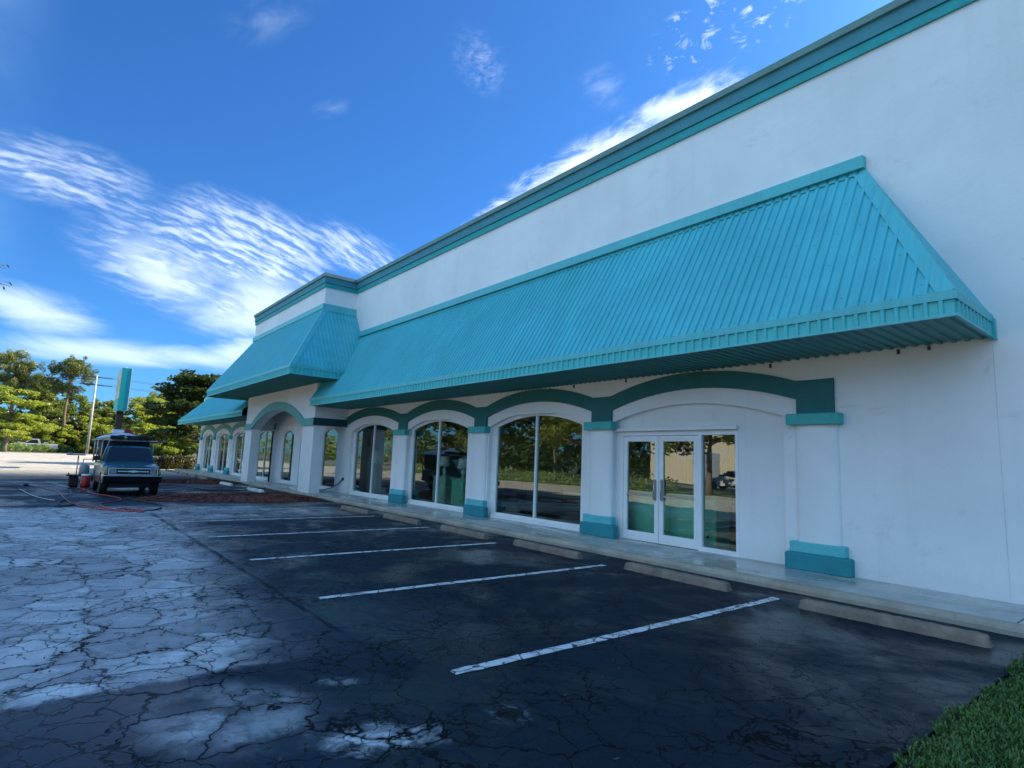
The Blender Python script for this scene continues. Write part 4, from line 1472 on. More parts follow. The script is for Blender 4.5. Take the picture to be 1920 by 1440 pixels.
mb.tube([at_truck(-2.6, -.36, 2.0), at_truck(-2.6, -.2, 2.03), at_truck(-2.6, -.05, 1.98)], .02, 6)
tag(mb.build('tool_case', M['canvas']), 'black tool case on the rack left of the coiled black hose', 'case')

# gear on the ground beside the truck
c = empty('cooler', (-28.15, 1.50, 0), 'red drinks cooler with white lid standing beside the truck', 'cooler')
mb = MB()
mb.tube([(-28.15, 1.50, 0), (-28.15, 1.50, .05), (-28.15, 1.50, .42)], [.14, .155, .165], 22)
mb.build('tub', M['redpl'], c)
mb = MB()
mb.tube([(-28.15, 1.50, .42), (-28.15, 1.50, .47), (-28.15, 1.50, .50)], [.17, .17, .13], 22)
mb.build('lid', M['whitepl'], c)
MB().tube([(-27.95, 1.36, .40), (-27.9, 1.33, .2), (-27.8, 1.3, .01), (-27.3, 1.3, .012)], .012, 6).build('drain_hose', plain('pale_hose_pvc', (.5, .36, .28), .5), c)
c = empty('tool_bin', (-28.5, 1.12, 0), 'black plastic bin with a flat tray on top beside the red cooler', 'bin')
MB().bbox(-28.5, 1.12, .21, .50, .30, .40, .03).build('tub', M['black'], c)
mb = MB()
mb.bbox(-28.5, 1.12, .435, .62, .48, .05, .012)
for yy in (.95, 1.29): mb.bbox(-28.5, yy, .49, .56, .03, .07, .008)
mb.build('tray', M['dark'], c)
c = empty('pressure_washer', (-28.9, 1.62, 0), 'grey pressure washer with upright handle between the bin and the truck', 'pressure washer')
mb = MB()
mb.tube([(-29.05, 1.45, .36), (-29.05, 1.45, .40), (-29.05, 1.45, .78), (-29.05, 1.45, .86)], [.13, .17, .17, .08], 18)
mb.build('tank', M['greypl'], c)
mb = MB()
for yy in (1.40, 1.84):
    mb.tube([(-28.6, yy, .12), (-29.2, yy, .12), (-29.28, yy, .5), (-29.4, yy, 1.05)], .016, 8)
mb.tube([(-29.4, 1.40, 1.05), (-29.4, 1.84, 1.05)], .016, 8)
mb.build('frame', M['steel'], c)
MB().bbox(-28.85, 1.70, .34, .42, .26, .26, .04).build('motor', M['dark'], c)
for yy in (1.36, 1.88): MB().cyl((-28.95, yy-.03, .12), .12, .06, 18, 1).build('wheel', M['black'], c)
c = empty('work_stand', (-29.3, 1.22, 0), 'slim metal stand with a small tray top behind the black bin', 'stand')
mb = MB()
mb.tube([(-29.3, 1.22, .05), (-29.3, 1.22, 1.18)], .022, 8)
for a in (0, 2.1, 4.2): mb.tube([(-29.3, 1.22, .35), (-29.3+.32*math.cos(a), 1.22+.32*math.sin(a), .01)], .014, 6)
mb.build('post', M['steel'], c)
mb = MB()
mb.bbox(-29.3, 1.13, 1.22, .34, .62, .05, .01)
mb.bbox(-29.3, .95, 1.27, .22, .16, .06, .01)
mb.build('tray', M['greypl'], c)


# hoses over the asphalt
def hose(pts, r, m, label, cat='hose', z=None):
    P = [Vector((x, y, r*1.02+.004)) for x, y in pts]
    out = []
    N = len(P)
    for i in range(N-1):
        p0, p1, p2, p3 = P[max(0, i-1)], P[i], P[i+1], P[min(N-1, i+2)]
        for q in range(6):
            t = q/6
            out.append(.5*((2*p1)+(p2-p0)*t+(2*p0-5*p1+4*p2-p3)*t*t+(3*p1-p0-3*p2+p3)*t**3))
    out.append(P[-1])
    for i, p in enumerate(out): p.z = r*1.02+.004+.006*(i % 7 == 3)
    return tag(MB().tube(out, r, 7).build('hose', m), label, cat, 'hoses across the parking lot')


M['hose_red'] = plain('orange_red_hose', (.33, .06, .05), .45, var=.3, scale=2)
M['hose_pale'] = plain('pale_hose', (.42, .40, .42), .5, var=.2)
red1 = [(-27.72, -0.97), (-27.99, -0.76), (-28.36, -0.44), (-28.74, -0.21), (-27.89, 0.1), (-26.44, 0.36), (-24.84, 0.6), (-23.05, 0.68), (-21.28, 0.75), (-19.7, 0.88), (-18.82, 1.07), (-18.09, 1.36), (-17.64, 1.66), (-17.35, 1.97), (-17.51, 2.25), (-17.93, 2.06), (-17.78, 1.73), (-18.53, 1.51), (-19.47, 1.43), (-20.18, 1.59), (-20.58, 1.85), (-21.12, 2.06), (-22.23, 2.05), (-23.09, 1.84), (-24.27, 1.52), (-26.09, 1.49), (-27.74, 1.72)]
red1 = [(-26.6, -2.2), (-27.1, -1.5)]+red1
hose(red1, .015, M['hose_red'], 'long red hose running in from the left edge and looping back to the truck')
hose([(-23.96, 0.96), (-25.33, 0.97), (-26.63, 1.13), (-26.88, 1.33), (-25.86, 1.41), (-25.12, 1.22), (-25.12, 1.37), (-24.27, 1.48)], .014, M['hose_red'], 'short bunched red hose beside the truck front wheel')
hose([(-19.82, 0.94), (-18.99, 1.25), (-18.2, 1.54), (-17.61, 1.83), (-17.23, 2.18), (-18.35, 1.96), (-18.03, 1.64), (-18.13, 1.88), (-17.71, 2.04)], .014, M['hose_red'], 'red hose bundle at the head of the long crack')
hose([(-26.42, -0.4), (-23.82, -0.11), (-22.24, 0.15), (-21.12, 0.48)], .016, M['hose_pale'], 'pale grey hose lying alone left of the looped black hose')
hose([(-19.15, 0.43), (-19.2, 0.61), (-19.67, 0.82), (-20.57, 0.89), (-21.08, 0.75), (-20.62, 0.58), (-19.8, 0.56), (-19.26, 0.7), (-19.56, 0.93), (-18.59, 1.23)], .017, M['black'], 'looped black hose crossing the red hose on the open asphalt')
hose([(-17.51, 2.22), (-17.69, 2.47), (-18.28, 2.7), (-19.37, 2.79), (-19.86, 2.69), (-20.64, 2.51), (-21.46, 2.33), (-21.76, 2.18)], .017, M['black'], 'black hose bending around the tip of the mulch bed')
hose([(-31.51, 0.35), (-29.98, 0.64), (-28.13, 0.85), (-27.7, 1.0)], .014, M['hose_pale'], 'thin grey hose leading to the black bin')
hose([(-28.6, 3.6), (-29.84, 4.67), (-28.16, 5.04), (-26.4, 5.34), (-25.68, 5.8), (-25.69, 6.43), (-26.85, 7.43), (-27.71, 8.1)], .018, M['black'], 'black hose lying across the stall between the two mulch beds')
mb = MB()
mb.tube([(-24.93, 9.3, .13), (-24.19, 9.4, .135), (-23.62, 9.5, .25), (-22.96, 9.55, .47), (-22.72, 9.58, .64), (-22.68, 9.61, .67)], .02, 7)
mb.bbox(-22.66, 9.60, .67, .10, .06, .10, .01)
tag(mb.build('wall_hose', M['black']), 'short black hose curving up to a tap on the white wall right of the porch', 'hose')
tag(MB().bbox(-28.7, -.28, .05, .30, .16, .09, .03).build('hose_gun', M['black']), 'black spray gun lying on the red hose at the left', 'spray gun')

# ------------------------------------------------------------------ things inside the shop
M['mint'] = plain('mint_laminate', (.28, .88, .66), .5, var=.08)
M['mint2'] = plain('pale_mint_laminate', (.46, .80, .68), .5, var=.08)
M['shade'] = plain('white_lamp_shade', (.85, .88, .86), .8, var=.06)
M['blueg'] = plain('blue_glass_shade', (.05, .16, .42), .2, var=.2)
M['wood'] = plain('dark_wood', (.05, .03, .02), .5, var=.3)


def cabinet(x0, x1, y0, y1, h, m, label, name='display_counter', cat='counter', doors=2):
    c = empty(name, ((x0+x1)/2, y0, .09), label, cat)
    MB().bbox((x0+x1)/2, (y0+y1)/2, .09+h/2, x1-x0, y1-y0, h, .015).build('body', m, c)
    MB().bbox((x0+x1)/2, (y0+y1)/2, .09+h+.02, x1-x0+.08, y1-y0+.08, .04, .01).build('top', M['mint2'], c)
    w = (x1-x0)/doors
    for i in range(doors):
        d = MB().bbox(x0+w*(i+.5), y0-.012, .09+h*.5, w-.05, .02, h-.12, .006).build('panel', m, c)
        MB().cyl((x0+w*(i+.85), y0-.05, .09+h*.25), .02, .03, 10, 1).build('knob', M['dark'], d)
    return c


cabinet(-9.3, -6.3, 10.12, 10.6, .98, M['mint'], 'long mint green counter behind the glass double door', doors=3)
cabinet(-17.2, -16.45, 10.5, 10.95, .92, M['mint2'], 'pale mint cabinet under the left lamp in the middle window', 'cabinet', 'cabinet', 1)
cabinet(-16.2, -15.5, 10.6, 11.05, .88, M['mint'], 'mint cabinet under the right lamp in the middle window', 'cabinet', 'cabinet', 1)
cabinet(-22.3, -21.6, 10.5, 11.0, 1.25, M['greypl'], 'tall grey cabinet in the window right of the porch', 'cabinet', 'cabinet', 2)
cabinet(-11.2, -9.7, 10.9, 11.4, .75, M['wood'], 'low dark wood cabinet inside the near arched window', 'cabinet', 'cabinet', 2)
mb = MB()
mb.tube([(-12.9, 10.6, .09), (-12.9, 10.6, .12), (-12.9, 10.6, .95)], [.28, .30, .34], 20)
tag(mb.build('waste_bin', M['black']), 'round black bin inside the near arched window, left pane', 'bin')


def lamp(x, y, z, label):
    c = empty('table_lamp', (x, y, z), label, 'lamp', 'lamps in the middle window')
    MB().tube([(x, y, z), (x, y, z+.02), (x, y, z+.06), (x, y, z+.22), (x, y, z+.34)], [.10, .10, .05, .09, .02], 14).build('base', M['mint2'], c)
    MB().tube([(x, y, z+.33), (x, y, z+.66)], [.22, .16], 20).build('lamp_shade', M['shade'], c)


lamp(-16.85, 10.72, 1.05, 'left white shaded lamp in the middle arched window')
lamp(-15.85, 10.8, 1.01, 'right white shaded lamp in the middle arched window')
mb = MB()
mb.prism([(-22.25, 1.385), (-21.75, 1.385), (-21.75, 1.72), (-22.0, 1.9), (-22.25, 1.72)], 1, 10.55, 10.85)
tag(mb.build('house_ornament', M['shade']), 'white house shaped ornament on the tall grey cabinet', 'ornament')
for x, zz, lab in ((-8.9, 2.02, 'blue glass pendant lamp behind the left door leaf'), (-7.55, 2.0, 'blue glass pendant lamp behind the right door leaf'), (-6.75, 1.98, 'blue glass pendant lamp behind the narrow side light')):
    c = empty('pendant_lamp', (x, 11, zz), lab, 'pendant lamp', 'blue pendant lamps inside the door')
    MB().tube([(x, 11, zz-.20), (x, 11, zz-.08), (x, 11, zz+.08), (x, 11, zz+.18), (x, 11, zz+.22)], [.19, .22, .19, .10, .03], 18).build('lamp_shade', M['blueg'], c)
    MB().tube([(x, 11, zz+.22), (x, 11, 3.3)], .008, 5).build('cord', M['dark'], c)
mb = MB()
mb.box(-46.1, -45.3 + 1.6, 9.93, 9.95, 2.15, 2.62)
tag(mb.build('window_poster', plain('pink_red_poster', (.62, .10, .16), .6, var=.5, scale=4)), 'red and pink poster hung inside a far window of the left wing', 'poster')

# ------------------------------------------------------------------ roadside: pole sign, utility pole, wires
c = empty('pole_sign', (-50, 4.07, 0), 'tall teal pole sign with cream face panel behind the truck', 'sign')
MB().box(-49.7, -49.3, 3.87, 4.27, 0, 4.1).build('post', M['black'], c)
MB().bbox(-49.5, 4.07, 5.57, 3.1, .58, 2.97, .02).build('cabinet', plain('teal_sign_metal', (.01, .36, .36), .4, var=.06), c)
for y0, y1 in ((3.765, 3.782), (4.358, 4.375)):
    f = MB().box(-50.95, -48.05, y0, y1, 4.95, 6.98).build('sign_face', plain('cream_sign_face', (.50, .52, .44), .5, var=.1), c)
    MB().box(-50.95, -48.05, y0, y1, 4.16, 4.93).build('lower_face', plain('teal_sign_face', (.03, .42, .38), .5, var=.08), c)
    MB().box(-50.6, -48.5, y0-.004, y1+.004, 5.5, 6.4).build('face_panel', plain('ochre_sign_panel', (.42, .40, .22), .5, var=.2), f)
MB().box(-47.952, -47.93, 4.325, 4.372, 4.1, 7.04).build('painted_lit_edge', M['whitepl'], c)  # white strip stands in for the sunlit edge of the cabinet
MB().cyl((-49.0, 4.07, 7.06), .04, .14, 8).build('photocell', M['steel'], c)

M['polewood'] = concrete('pale_concrete_pole', (.50, .48, .43), 0)
def utility_pole(x, y, h, lab):
    c = empty('utility_pole', (x, y, 0), lab, 'utility pole', 'utility poles along the road')
    MB().tube([(x, y, 0), (x, y, h)], [.24, .13], 10).build('shaft', M['polewood'], c)
    for z in (h-.5, h-2.0):
        arm = MB().box(x-.07, x+.07, y-2.6, y+2.6, z-.07, z+.07).build('crossarm', M['dark'], c)
        ins = MB()
        for q in (-2.4, -1.2, 1.2, 2.4):
            MB().tube([(x, y+q, z+.07), (x, y+q, z+.18), (x, y+q, z+.3)], [.03, .06, .03], 8).build('insulator', M['greypl'], arm).location = (0, 0, 0)


utility_pole(-137, 6.85, 15.2, 'pale utility pole with two crossarms beyond the hedge')
utility_pole(-137, -48, 15.2, 'pale utility pole far off to the left of the picture')
utility_pole(-137, 62, 15.2, 'pale utility pole hidden behind the shop wing')
for q, (z, nm) in enumerate(((14.98, 'upper'), (13.48, 'lower'))):
    for s in (-2.4, 2.4):
        mb = MB()
        pts = []
        for a, b in (((-48), 6.85), (6.85, 62)):
            for i in range(17):
                t = i/16
                pts.append((-137, a+(b-a)*t+s*0+s, z-1.0*4*t*(1-t)))
        mb.tube(pts, .02, 4)
        tag(mb.build('power_line', M['dark']), nm+' power line on the '+('left' if s < 0 else 'right')+' crossarm ends over the far trees', 'power line', 'power lines over the road')

# ------------------------------------------------------------------ vegetation
L_yel = leaf_mat('yellow_green_leaves', (.12, .17, .025), (.36, .41, .075), .45)
L_mid = leaf_mat('mid_green_leaves', (.08, .12, .03), (.26, .30, .08), .42)
L_dark = leaf_mat('dark_green_leaves', (.014, .030, .009), (.075, .105, .022), .28)
L_pine = leaf_mat('pine_needles', (.07, .10, .035), (.24, .26, .095), .35)
L_palm = leaf_mat('palm_fronds', (.030, .050, .015), (.11, .13, .04), .3)
L_hedge = leaf_mat('hedge_leaves', (.08, .14, .04), (.26, .36, .10), .35)
L_bronze = leaf_mat('bronze_leaves', (.025, .030, .010), (.085, .075, .025), .25)
L_bark = plain('grey_brown_bark', (.16, .13, .10), .95, var=.35, scale=2, bmp=.6, bscale=12)
L_dbark = plain('dark_bark', (.05, .04, .03), .95, var=.35, scale=2, bmp=.6, bscale=12)
L_pbark = plain('red_brown_pine_bark', (.20, .12, .075), .95, var=.35, scale=2, bmp=.6, bscale=10)


def leaves(mb, c, rad, n, size, r_, flat=1.0, aspect=.55, droop=0.0):
    for q in range(n):
        while True:
            p = Vector((r_.uniform(-1, 1), r_.uniform(-1, 1), r_.uniform(-1, 1)))
            if p.length < 1: break
        p = p.normalized()*(p.length**.55)
        pos = Vector(c)+Vector((p.x*rad[0], p.y*rad[1], p.z*rad[2]*flat))
        u = Vector((r_.gauss(0, 1), r_.gauss(0, 1), r_.gauss(0, .55)-droop)).normalized()
        v = u.cross(Vector((r_.gauss(0, .7), r_.gauss(0, .7), 1))).normalized()
        s = size*r_.uniform(.6, 1.3)
        mb.add([pos-u*s, pos-v*s*aspect+u*s*.1, pos+u*s, pos+v*s*aspect+u*s*.1], [(0, 1, 2, 3)])


def limb(mb, a, b, r0, r1, r_, n=5, wob=.08):
    a, b = Vector(a), Vector(b)
    L = (b-a).length
    pts = []
    for i in range(n+1):
        t = i/n
        p = a.lerp(b, t)+Vector((r_.gauss(0, wob), r_.gauss(0, wob), 0))*L*.35*math.sin(math.pi*t)
        pts.append(p)
    mb.tube(pts, [r0+(r1-r0)*i/n for i in range(n+1)], 7)
    return pts[-1]


def tree(name, cat, label, seed, H, crown_lo, Rr, leafm, barkm, style='round', clumps=26, per=110, size=.30, group=None):
    """trunk with limbs reaching each leaf clump, built at the origin"""
    r_ = random.Random(seed)
    t = empty(name, (0, 0, 0), label, cat, group, local=True)
    tk, cr = MB(), MB()
    tr = .028*H*(.75 if style == 'pine' else 1)
    topz = H*.93 if style == 'pine' else crown_lo+(H-crown_lo)*.45
    lean = Vector((r_.uniform(-.04, .04)*H, r_.uniform(-.04, .04)*H, 0))
    base_pts = []
    for i in range(8):
        q = i/7
        base_pts.append(Vector((0, 0, -.1))+lean*q*q+Vector((r_.gauss(0, .03)*H*.2*(q > 0), r_.gauss(0, .03)*H*.2*(q > 0), topz*q)))
    tk.tube(base_pts, [tr*(1.25 if i == 0 else 1-.75*i/7) for i in range(8)], 9)
    def on_trunk(z):
        f = max(0, min(.999, z/topz))*7
        i = int(f)
        return base_pts[i].lerp(base_pts[i+1], f-i)
    for q in range(clumps):
        a = q*2.399+r_.uniform(-.5, .5)
        if style == 'pine':
            f = r_.random()
            z = crown_lo+(H-crown_lo)*f
            prof_ = (.35+.65*math.sin(math.pi*min(1, (f*.85+.12))))
            d = Rr*prof_*r_.uniform(.25, 1)
            rad = (Rr*.25*r_.uniform(.7, 1.3), Rr*.25*r_.uniform(.7, 1.3), Rr*.21)
            zt = z-.5
        elif style == 'layer':
            f = (q % 5)/4
            z = crown_lo+(H-crown_lo)*(f*.9+r_.uniform(-.05, .08))
            d = Rr*(1-.55*f**1.5)*math.sqrt(r_.random())
            rad = (Rr*.30*r_.uniform(.7, 1.2), Rr*.30*r_.uniform(.7, 1.2), Rr*.075)
            zt = z-.4
        else:
            f = r_.random()**.8
            z = crown_lo+(H-crown_lo)*f
            d = Rr*math.sqrt(max(.05, 1-(f*1.05-.35)**2*1.4))*r_.uniform(.3, 1.0)
            rad = (Rr*.27*r_.uniform(.7, 1.3), Rr*.27*r_.uniform(.7, 1.3), Rr*.19*r_.uniform(.7, 1.2))
            zt = z*.72
        o = on_trunk(min(z*.86 if style != 'pine' else z-.3, topz*.98))
        c = Vector((on_trunk(min(z, topz)).x+math.cos(a)*d, on_trunk(min(z, topz)).y+math.sin(a)*d, z))
        limb(tk, o, c, tr*.34*(1-.5*f), tr*.06, r_)
        leaves(cr, c, rad, per, size, r_, aspect=.16 if style == 'pine' else .5, droop=.15)
        for b in range(2):
            c2 = c+Vector((r_.gauss(0, rad[0]*.9), r_.gauss(0, rad[1]*.9), r_.gauss(0, rad[2]*.7)))
            leaves(cr, c2, (rad[0]*.5, rad[1]*.5, rad[2]*.6), per//4, size*.9, r_, aspect=.16 if style == 'pine' else .5)
    tk.build('trunk', barkm, t)
    cr.build('crown', leafm, t)
    return t


def palm(label, seed, H, group=None):
    r_ = random.Random(seed)
    t = empty('palm_tree', (0, 0, 0), label, 'palm tree', group, local=True)
    MB().tube([(0, 0, -.1), (.1, 0, H*.5), (.05, .1, H)], [.22, .17, .18], 9).build('trunk', L_bark, t)
    cr = MB()
    for q in range(26):
        a = q*2.399
        el = r_.uniform(-.7, 1.1)
        d = Vector((math.cos(a)*math.cos(el), math.sin(a)*math.cos(el), math.sin(el)))
        L = r_.uniform(1.2, 1.7)
        hub = Vector((.05, .1, H))+d*L*.5
        side = d.cross(Vector((0, 0, 1))).normalized()
        upv = side.cross(d)
        for j in range(11):
            f = -1.3+2.6*j/10
            e = d*math.cos(f)+side*math.sin(f)
            tip = hub+e*L*.72-Vector((0, 0, .25))
            w = e.cross(upv).normalized()*.05
            cr.add([hub, hub+(tip-hub)*.5+w+upv*.04, tip, hub+(tip-hub)*.5-w+upv*.04], [(0, 1, 2, 3)])
        cr.tube([(.05, .1, H), hub], .02, 4)
    cr.build('crown', L_palm, t)
    return t


def put(o, x, y, s=1.0, rz=0.0, label=None):
    o.location = (x, y, -.03)
    o.scale = (s, s, s)
    o.rotation_euler.z = rz
    if label: o['label'] = label
    return o


G_T = 'trees along the far side of the road'
pineA = tree('pine_tree', 'pine tree', '', 3, 19, 10.0, 4.2, L_pine, L_pbark, 'pine', 40, 240, .38, G_T)
pineB = tree('pine_tree', 'pine tree', '', 8, 18.5, 12.2, 4.0, L_pine, L_pbark, 'pine', 32, 250, .36, G_T)
brA = tree('broadleaf_tree', 'tree', '', 5, 11, 2.6, 5.2, L_yel, L_bark, 'layer', 38, 230, .24, G_T)
brB = tree('broadleaf_tree', 'tree', '', 15, 10, 1.5, 4.2, L_mid, L_bark, 'round', 36, 200, .24, G_T)
brC = tree('broadleaf_tree', 'tree', '', 21, 12, 3.0, 4.0, L_mid, L_bark, 'round', 32, 200, .25, G_T)
dkA = tree('dark_tree', 'tree', '', 31, 8.8, 3.0, 4.7, L_dark, L_dbark, 'layer', 50, 210, .24, None)
byA = tree('shrubby_tree', 'tree', '', 41, 6.0, .4, 3.3, L_yel, L_bark, 'round', 32, 190, .21, G_T)
bkA = tree('shrubby_tree', 'tree', '', 43, 6.5, .3, 3.2, L_dark, L_bark, 'round', 30, 100, .30, G_T)
plA = palm('', 51, 5.0, G_T)
used = set()


def plant(proto, x, y, s, rz, label):
    o = proto if proto.name not in used else dup(proto)
    used.add(proto.name)
    return put(o, x, y, s, rz, label)


def yb(u, x):
    """y on the roadside row for a bearing measured from the camera: only used to write the list below"""
    return y


# x, y, scale
plant(pineA, -148, -5.4, 1.0, .3, 'broad crowned pine at the far left, tallest of the row')
plant(pineA, -156, -11.0, .98, 2.2, 'pine standing at the left edge behind the yellow green tree')
plant(pineB, -146, 3.0, 1.0, 1.1, 'tall pine with bare red trunk and round tuft crown left of the utility pole')
plant(pineB, -165, -.6, .88, 3.0, 'smaller pine between the two tall pines')
plant(pineA, -170, 21, .80, 4.0, 'thin topped pine seen right of the pole sign')
plant(pineB, -172, 28, .78, 5.0, 'pine behind the dark tree near the shop wing')
plant(brA, -128, -4.6, 1.0, .5, 'bright yellow green spreading tree at the left edge behind the hedge')
plant(brA, -150, 18.5, 1.0, 2.5, 'yellow green spreading tree right of the pole sign')
plant(brC, -160, 13.0, .95, 1.9, 'light green tree directly behind the pole sign')
plant(brC, -158, 7.8, .80, 3.1, 'mid green tree behind the utility pole')
plant(brB, -155, 1.5, 1.0, .2, 'bushy green tree left of the bare pine trunk')
plant(brB, -152, 24, .95, 4.4, 'bushy tree behind the lower dark branches')
plant(byA, -146, 2.6, .9, 1.0, 'low pale green shrubby tree behind the hedge at the left')
plant(byA, -143, 9.2, .95, 2.0, 'pale green shrubby tree at the foot of the utility pole')
plant(byA, -140, 22.0, 1.05, .4, 'bright yellow shrubby tree right of the truck')
plant(byA, -141, 26.5, 1.1, 5.4, 'bright yellow shrubby tree beside the shop wing end')
plant(byA, -150, 30.5, 1.2, 3.3, 'yellow shrubby tree just left of the shop wing')
plant(bkA, -148, 4.2, 1.0, .8, 'dark shrubby thicket under the bare pine trunk')
plant(bkA, -150, 12.6, .95, 3.8, 'dark shrubby thicket behind the sign post')
plant(bkA, -152, -7.0, .9, 5.2, 'dark shrubby thicket at the far left behind the silver pickup')
plant(plA, -143, 12.2, 1.05, .3, 'cabbage palm left of the sign post')
plant(plA, -142, 15.2, .9, 2.0, 'cabbage palm right of the sign post')
dkA['group'] = G_T
put(dkA, -63, 12.0, 1.0, .7, 'dark layered shade tree standing left of the shop wing')
for i, (x, y, pr, s_, lab) in enumerate([(-161, -1.5, brC, 1.15, 'green tree behind the broad crowned pine'), (-163, 5.0, brC, 1.05, 'green tree behind the bare pine trunk'), (-166, 10.5, brB, 1.15, 'tree in the gap between utility pole and sign'),
        (-160, 17.5, brC, 1.1, 'tall pale tree right of the sign behind the palms'), (-164, 22.5, brA, 1.25, 'wide yellow green tree behind the dark shade tree'), (-162, 27.5, brC, 1.2, 'green tree above the dark shade tree'), (-159, 33, brA, 1.2, 'yellow green tree hidden partly by the shop wing'),
        (-145, 15.8, byA, .95, 'pale shrubby tree behind the truck roof load'), (-147, 19.3, byA, 1.1, 'yellow shrubby tree behind the right end of the rack'), (-144, -1.2, byA, .8, 'pale shrubby tree behind the silver pickup'), (-151, 8.0, byA, 1.25, 'tall pale shrubby tree behind the utility pole'), (-147, 24.3, byA, 1.15, 'yellow shrubby tree under the dark branches')]):
    plant(pr, x, y, s_, i*1.7, lab)
# a wood closes the horizon behind them
wd = MB()
r_ = random.Random(77)
for q in range(330):
    a = r_.uniform(-230, 260)
    h = r_.uniform(4, 10.5)
    c = (-178+r_.uniform(-8, 6), a, h*.5)
    leaves(wd, c, (3.5, 4.0, h*.55), 95, .62, r_, aspect=.55)
tag(wd.build('woodland', L_mid), 'distant green woodland closing the horizon behind the roadside trees', 'woodland', kind='stuff')


wd = MB()
for q in range(150):
    a = r_.uniform(-135, 25)
    h = r_.uniform(4, 9.5)
    if -46 < a < 5: continue
    leaves(wd, (a, -58+r_.uniform(-5, 5), h*.5), (4, 3.5, h*.55), 80, .6, r_, aspect=.55)
tag(wd.build('woodland', L_dark), 'dark green woodland across the lot mirrored in the shop windows', 'woodland', kind='stuff')


def shrub_row(name, label, cat, pts, r, h, leafm, seed, per=260, size=.12, group=None):
    r_ = random.Random(seed)
    mb = MB()
    for (x, y) in pts:
        hh = h*r_.uniform(.85, 1.12)
        leaves(mb, (x+r_.uniform(-.2, .2), y, hh*.5), (r, r, hh*.56), per, size, r_, aspect=.55)
        for q in range(3): limb(mb, (x, y, 0), (x+r_.gauss(0, r*.4), y+r_.gauss(0, r*.4), hh*.7), .03, .008, r_)
    return tag(mb.build(name, leafm), label, cat, group)


shrub_row('hedge', 'long trimmed green hedge along the road left of the truck', 'hedge', [(-129-1.35*i, -9.5+1.22*i) for i in range(17)], 1.05, 1.45, L_hedge, 1, 620, .13)
shrub_row('hedge', 'short trimmed hedge across the lot right of the truck', 'hedge', [(-140, 17.3+.95*i) for i in range(6)], 1.0, 1.6, L_hedge, 2, 560, .15)
shrub_row('round_shrub', 'small round dark shrub beside the far kerb near the wing', 'shrub', [(-140.5, 27.3)], 1.1, 1.6, L_dark, 3, 380)
shrub_row('low_hedge', 'low bronze leaved hedge at the end of the shop pavement', 'hedge', [(-52.6-.25*i, 6.9+.42*i) for i in range(8)], .62, 1.0, L_bronze, 4, 800, .085)
struct(MB().box(-128.4, -128, -60, 60, -.2, .14).build('far_curb', M['curb']))

# vehicles on the road beyond the hedge
pk = pickup((-141.5, -4.6, 0), R(-90), 'silver pickup truck on the road beyond the hedge at the left', vehicle_mats('silver', (.42, .44, .46)), detail=False)
pk.scale = (1.5, 1.3, 1.5)

# ------------------------------------------------------------------ the other side of the lot, seen mirrored in the panes
G_R = 'trees across the lot mirrored in the shop windows'
rtA = tree('street_tree', 'tree', '', 61, 8.5, 3.0, 3.8, L_mid, L_bark, 'round', 30, 110, .24, G_R)
rtB = tree('street_tree', 'tree', '', 63, 7.5, 2.6, 3.4, L_dark, L_bark, 'round', 28, 110, .24, G_R)
for i, (x, y, pr, s) in enumerate([(-21, -13.5, rtA, 1.0), (-27, -16.5, rtB, 1.0), (-32.5, -14, rtA, .95), (-39, -17, rtB, 1.05), (-46, -14, rtA, 1.0), (-54, -16, rtB, 1.1), (-64, -15, rtA, 1.1), (-15, -17, rtB, .9)]):
    plant(pr, x, y, s, i*1.3, ('first', 'second', 'third', 'fourth', 'fifth', 'sixth', 'seventh', 'eighth')[i]+' leafy tree of the row mirrored in the shop windows')
oh = put(tree('overhanging_tree', 'tree', 'tree whose twig tips reach in at the left edge of the sky', 71, 6.6, 3.4, 2.3, L_mid, L_bark, 'round', 26, 120, .10, None), -13.0, -4.8, 1.0, 0)
mb = MB()
r_ = random.Random(9)
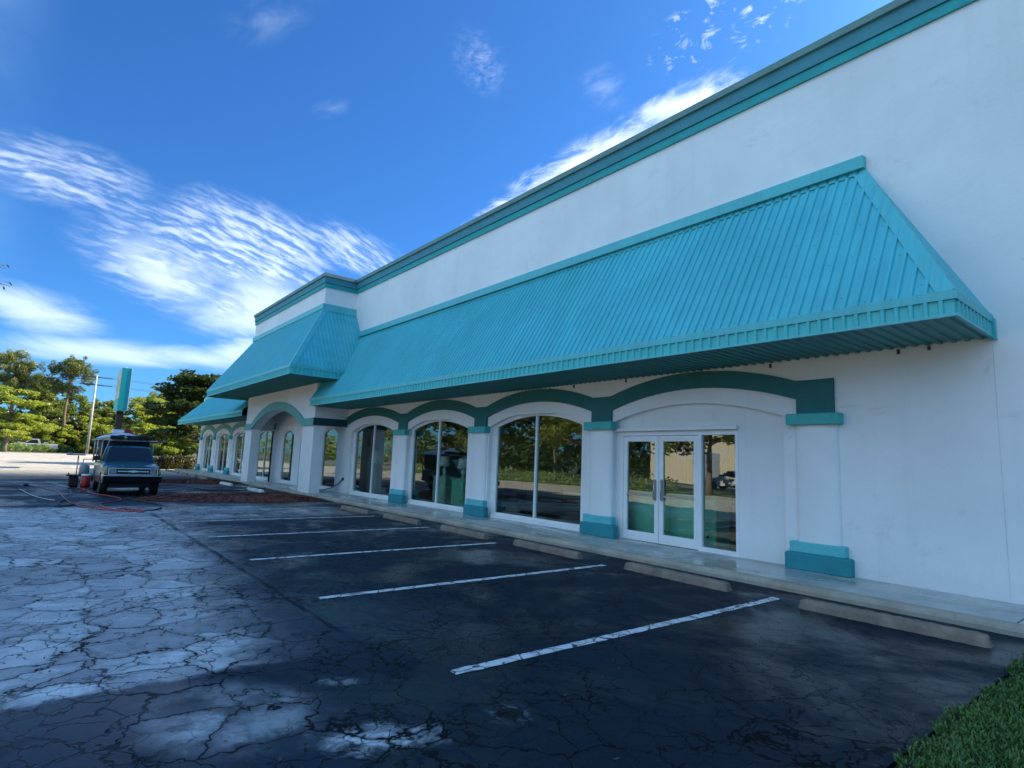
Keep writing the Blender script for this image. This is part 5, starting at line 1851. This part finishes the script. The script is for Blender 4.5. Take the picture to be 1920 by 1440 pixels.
for (a_, b_) in (((.2, 1.1, 4.7), (.36, 4.00, 4.50)), ((.2, 1.1, 4.6), (.30, 4.10, 4.22))):
    a_, b_ = Vector(a_), Vector(b_)
    mb.tube([a_, a_.lerp(b_, .5)+Vector((0, 0, .12)), b_], [.03, .015, .004], 5)
    for q in range(46):
        c = a_.lerp(b_, r_.uniform(.35, 1.0))+Vector((r_.gauss(0, .05), r_.gauss(0, .03), r_.gauss(0, .05)))
        u = Vector((r_.gauss(0, 1), r_.gauss(.6, .6), r_.gauss(-.5, .5))).normalized()*r_.uniform(.035, .06)
        v = u.cross(Vector((r_.gauss(0, 1), r_.gauss(0, 1), 1))).normalized()*.014
        mb.add([c-u, c-v, c+u, c+v], [(0, 1, 2, 3)])
mb.build('twig', L_dark, oh)
shrub_row('hedge', 'trimmed hedge across the lot mirrored in the porch windows', 'hedge', [(-24-1.3*i, -13.0) for i in range(30)], .9, 1.0, L_hedge, 6, 140)
struct(MB().box(-128, 30, -33, -22, -.25, .0).build('side_street', plain('side_street_asphalt', (.15, .145, .14), .85, var=.2)))
struct(sheet('lawn_strip', -128, 30, -22, -13.5, .03, plain('sunlit_turf', (.09, .12, .035), .95, var=.35, scale=2)))
c = empty('warehouse', (-22, -40, 0), 'cream ribbed metal warehouse mirrored in the glass door', 'warehouse')
mb = MB()
mb.box(-46, 4, -52, -40, 0, 6.2)
for i in range(160): mb.box(-46+i*.3125, -45.93+i*.3125, -40, -39.96, .01, 6.19)
mb.build('wall', plain('cream_ribbed_metal', (.62, .54, .40), .6, var=.08), c)
MB().prism([(-52.4, 6.2), (-39.6, 6.2), (-46, 7.6)], 0, -46.4, 4.4).build('roof', M['steel'], c)
for x in (-40, -12): MB().box(x, x+3.4, -39.96, -39.9, .05, 3.6).build('roller_door', M['greypl'], c)
pickup((-28, -24.5, 0), R(180), 'white pickup truck on the side street mirrored in the door', vehicle_mats('white', (.68, .69, .70)), detail=False)
pickup((-40, -24.8, 0), 0, 'dark grey pickup truck on the side street mirrored in a window', vehicle_mats('graphite', (.06, .065, .07)), detail=False)
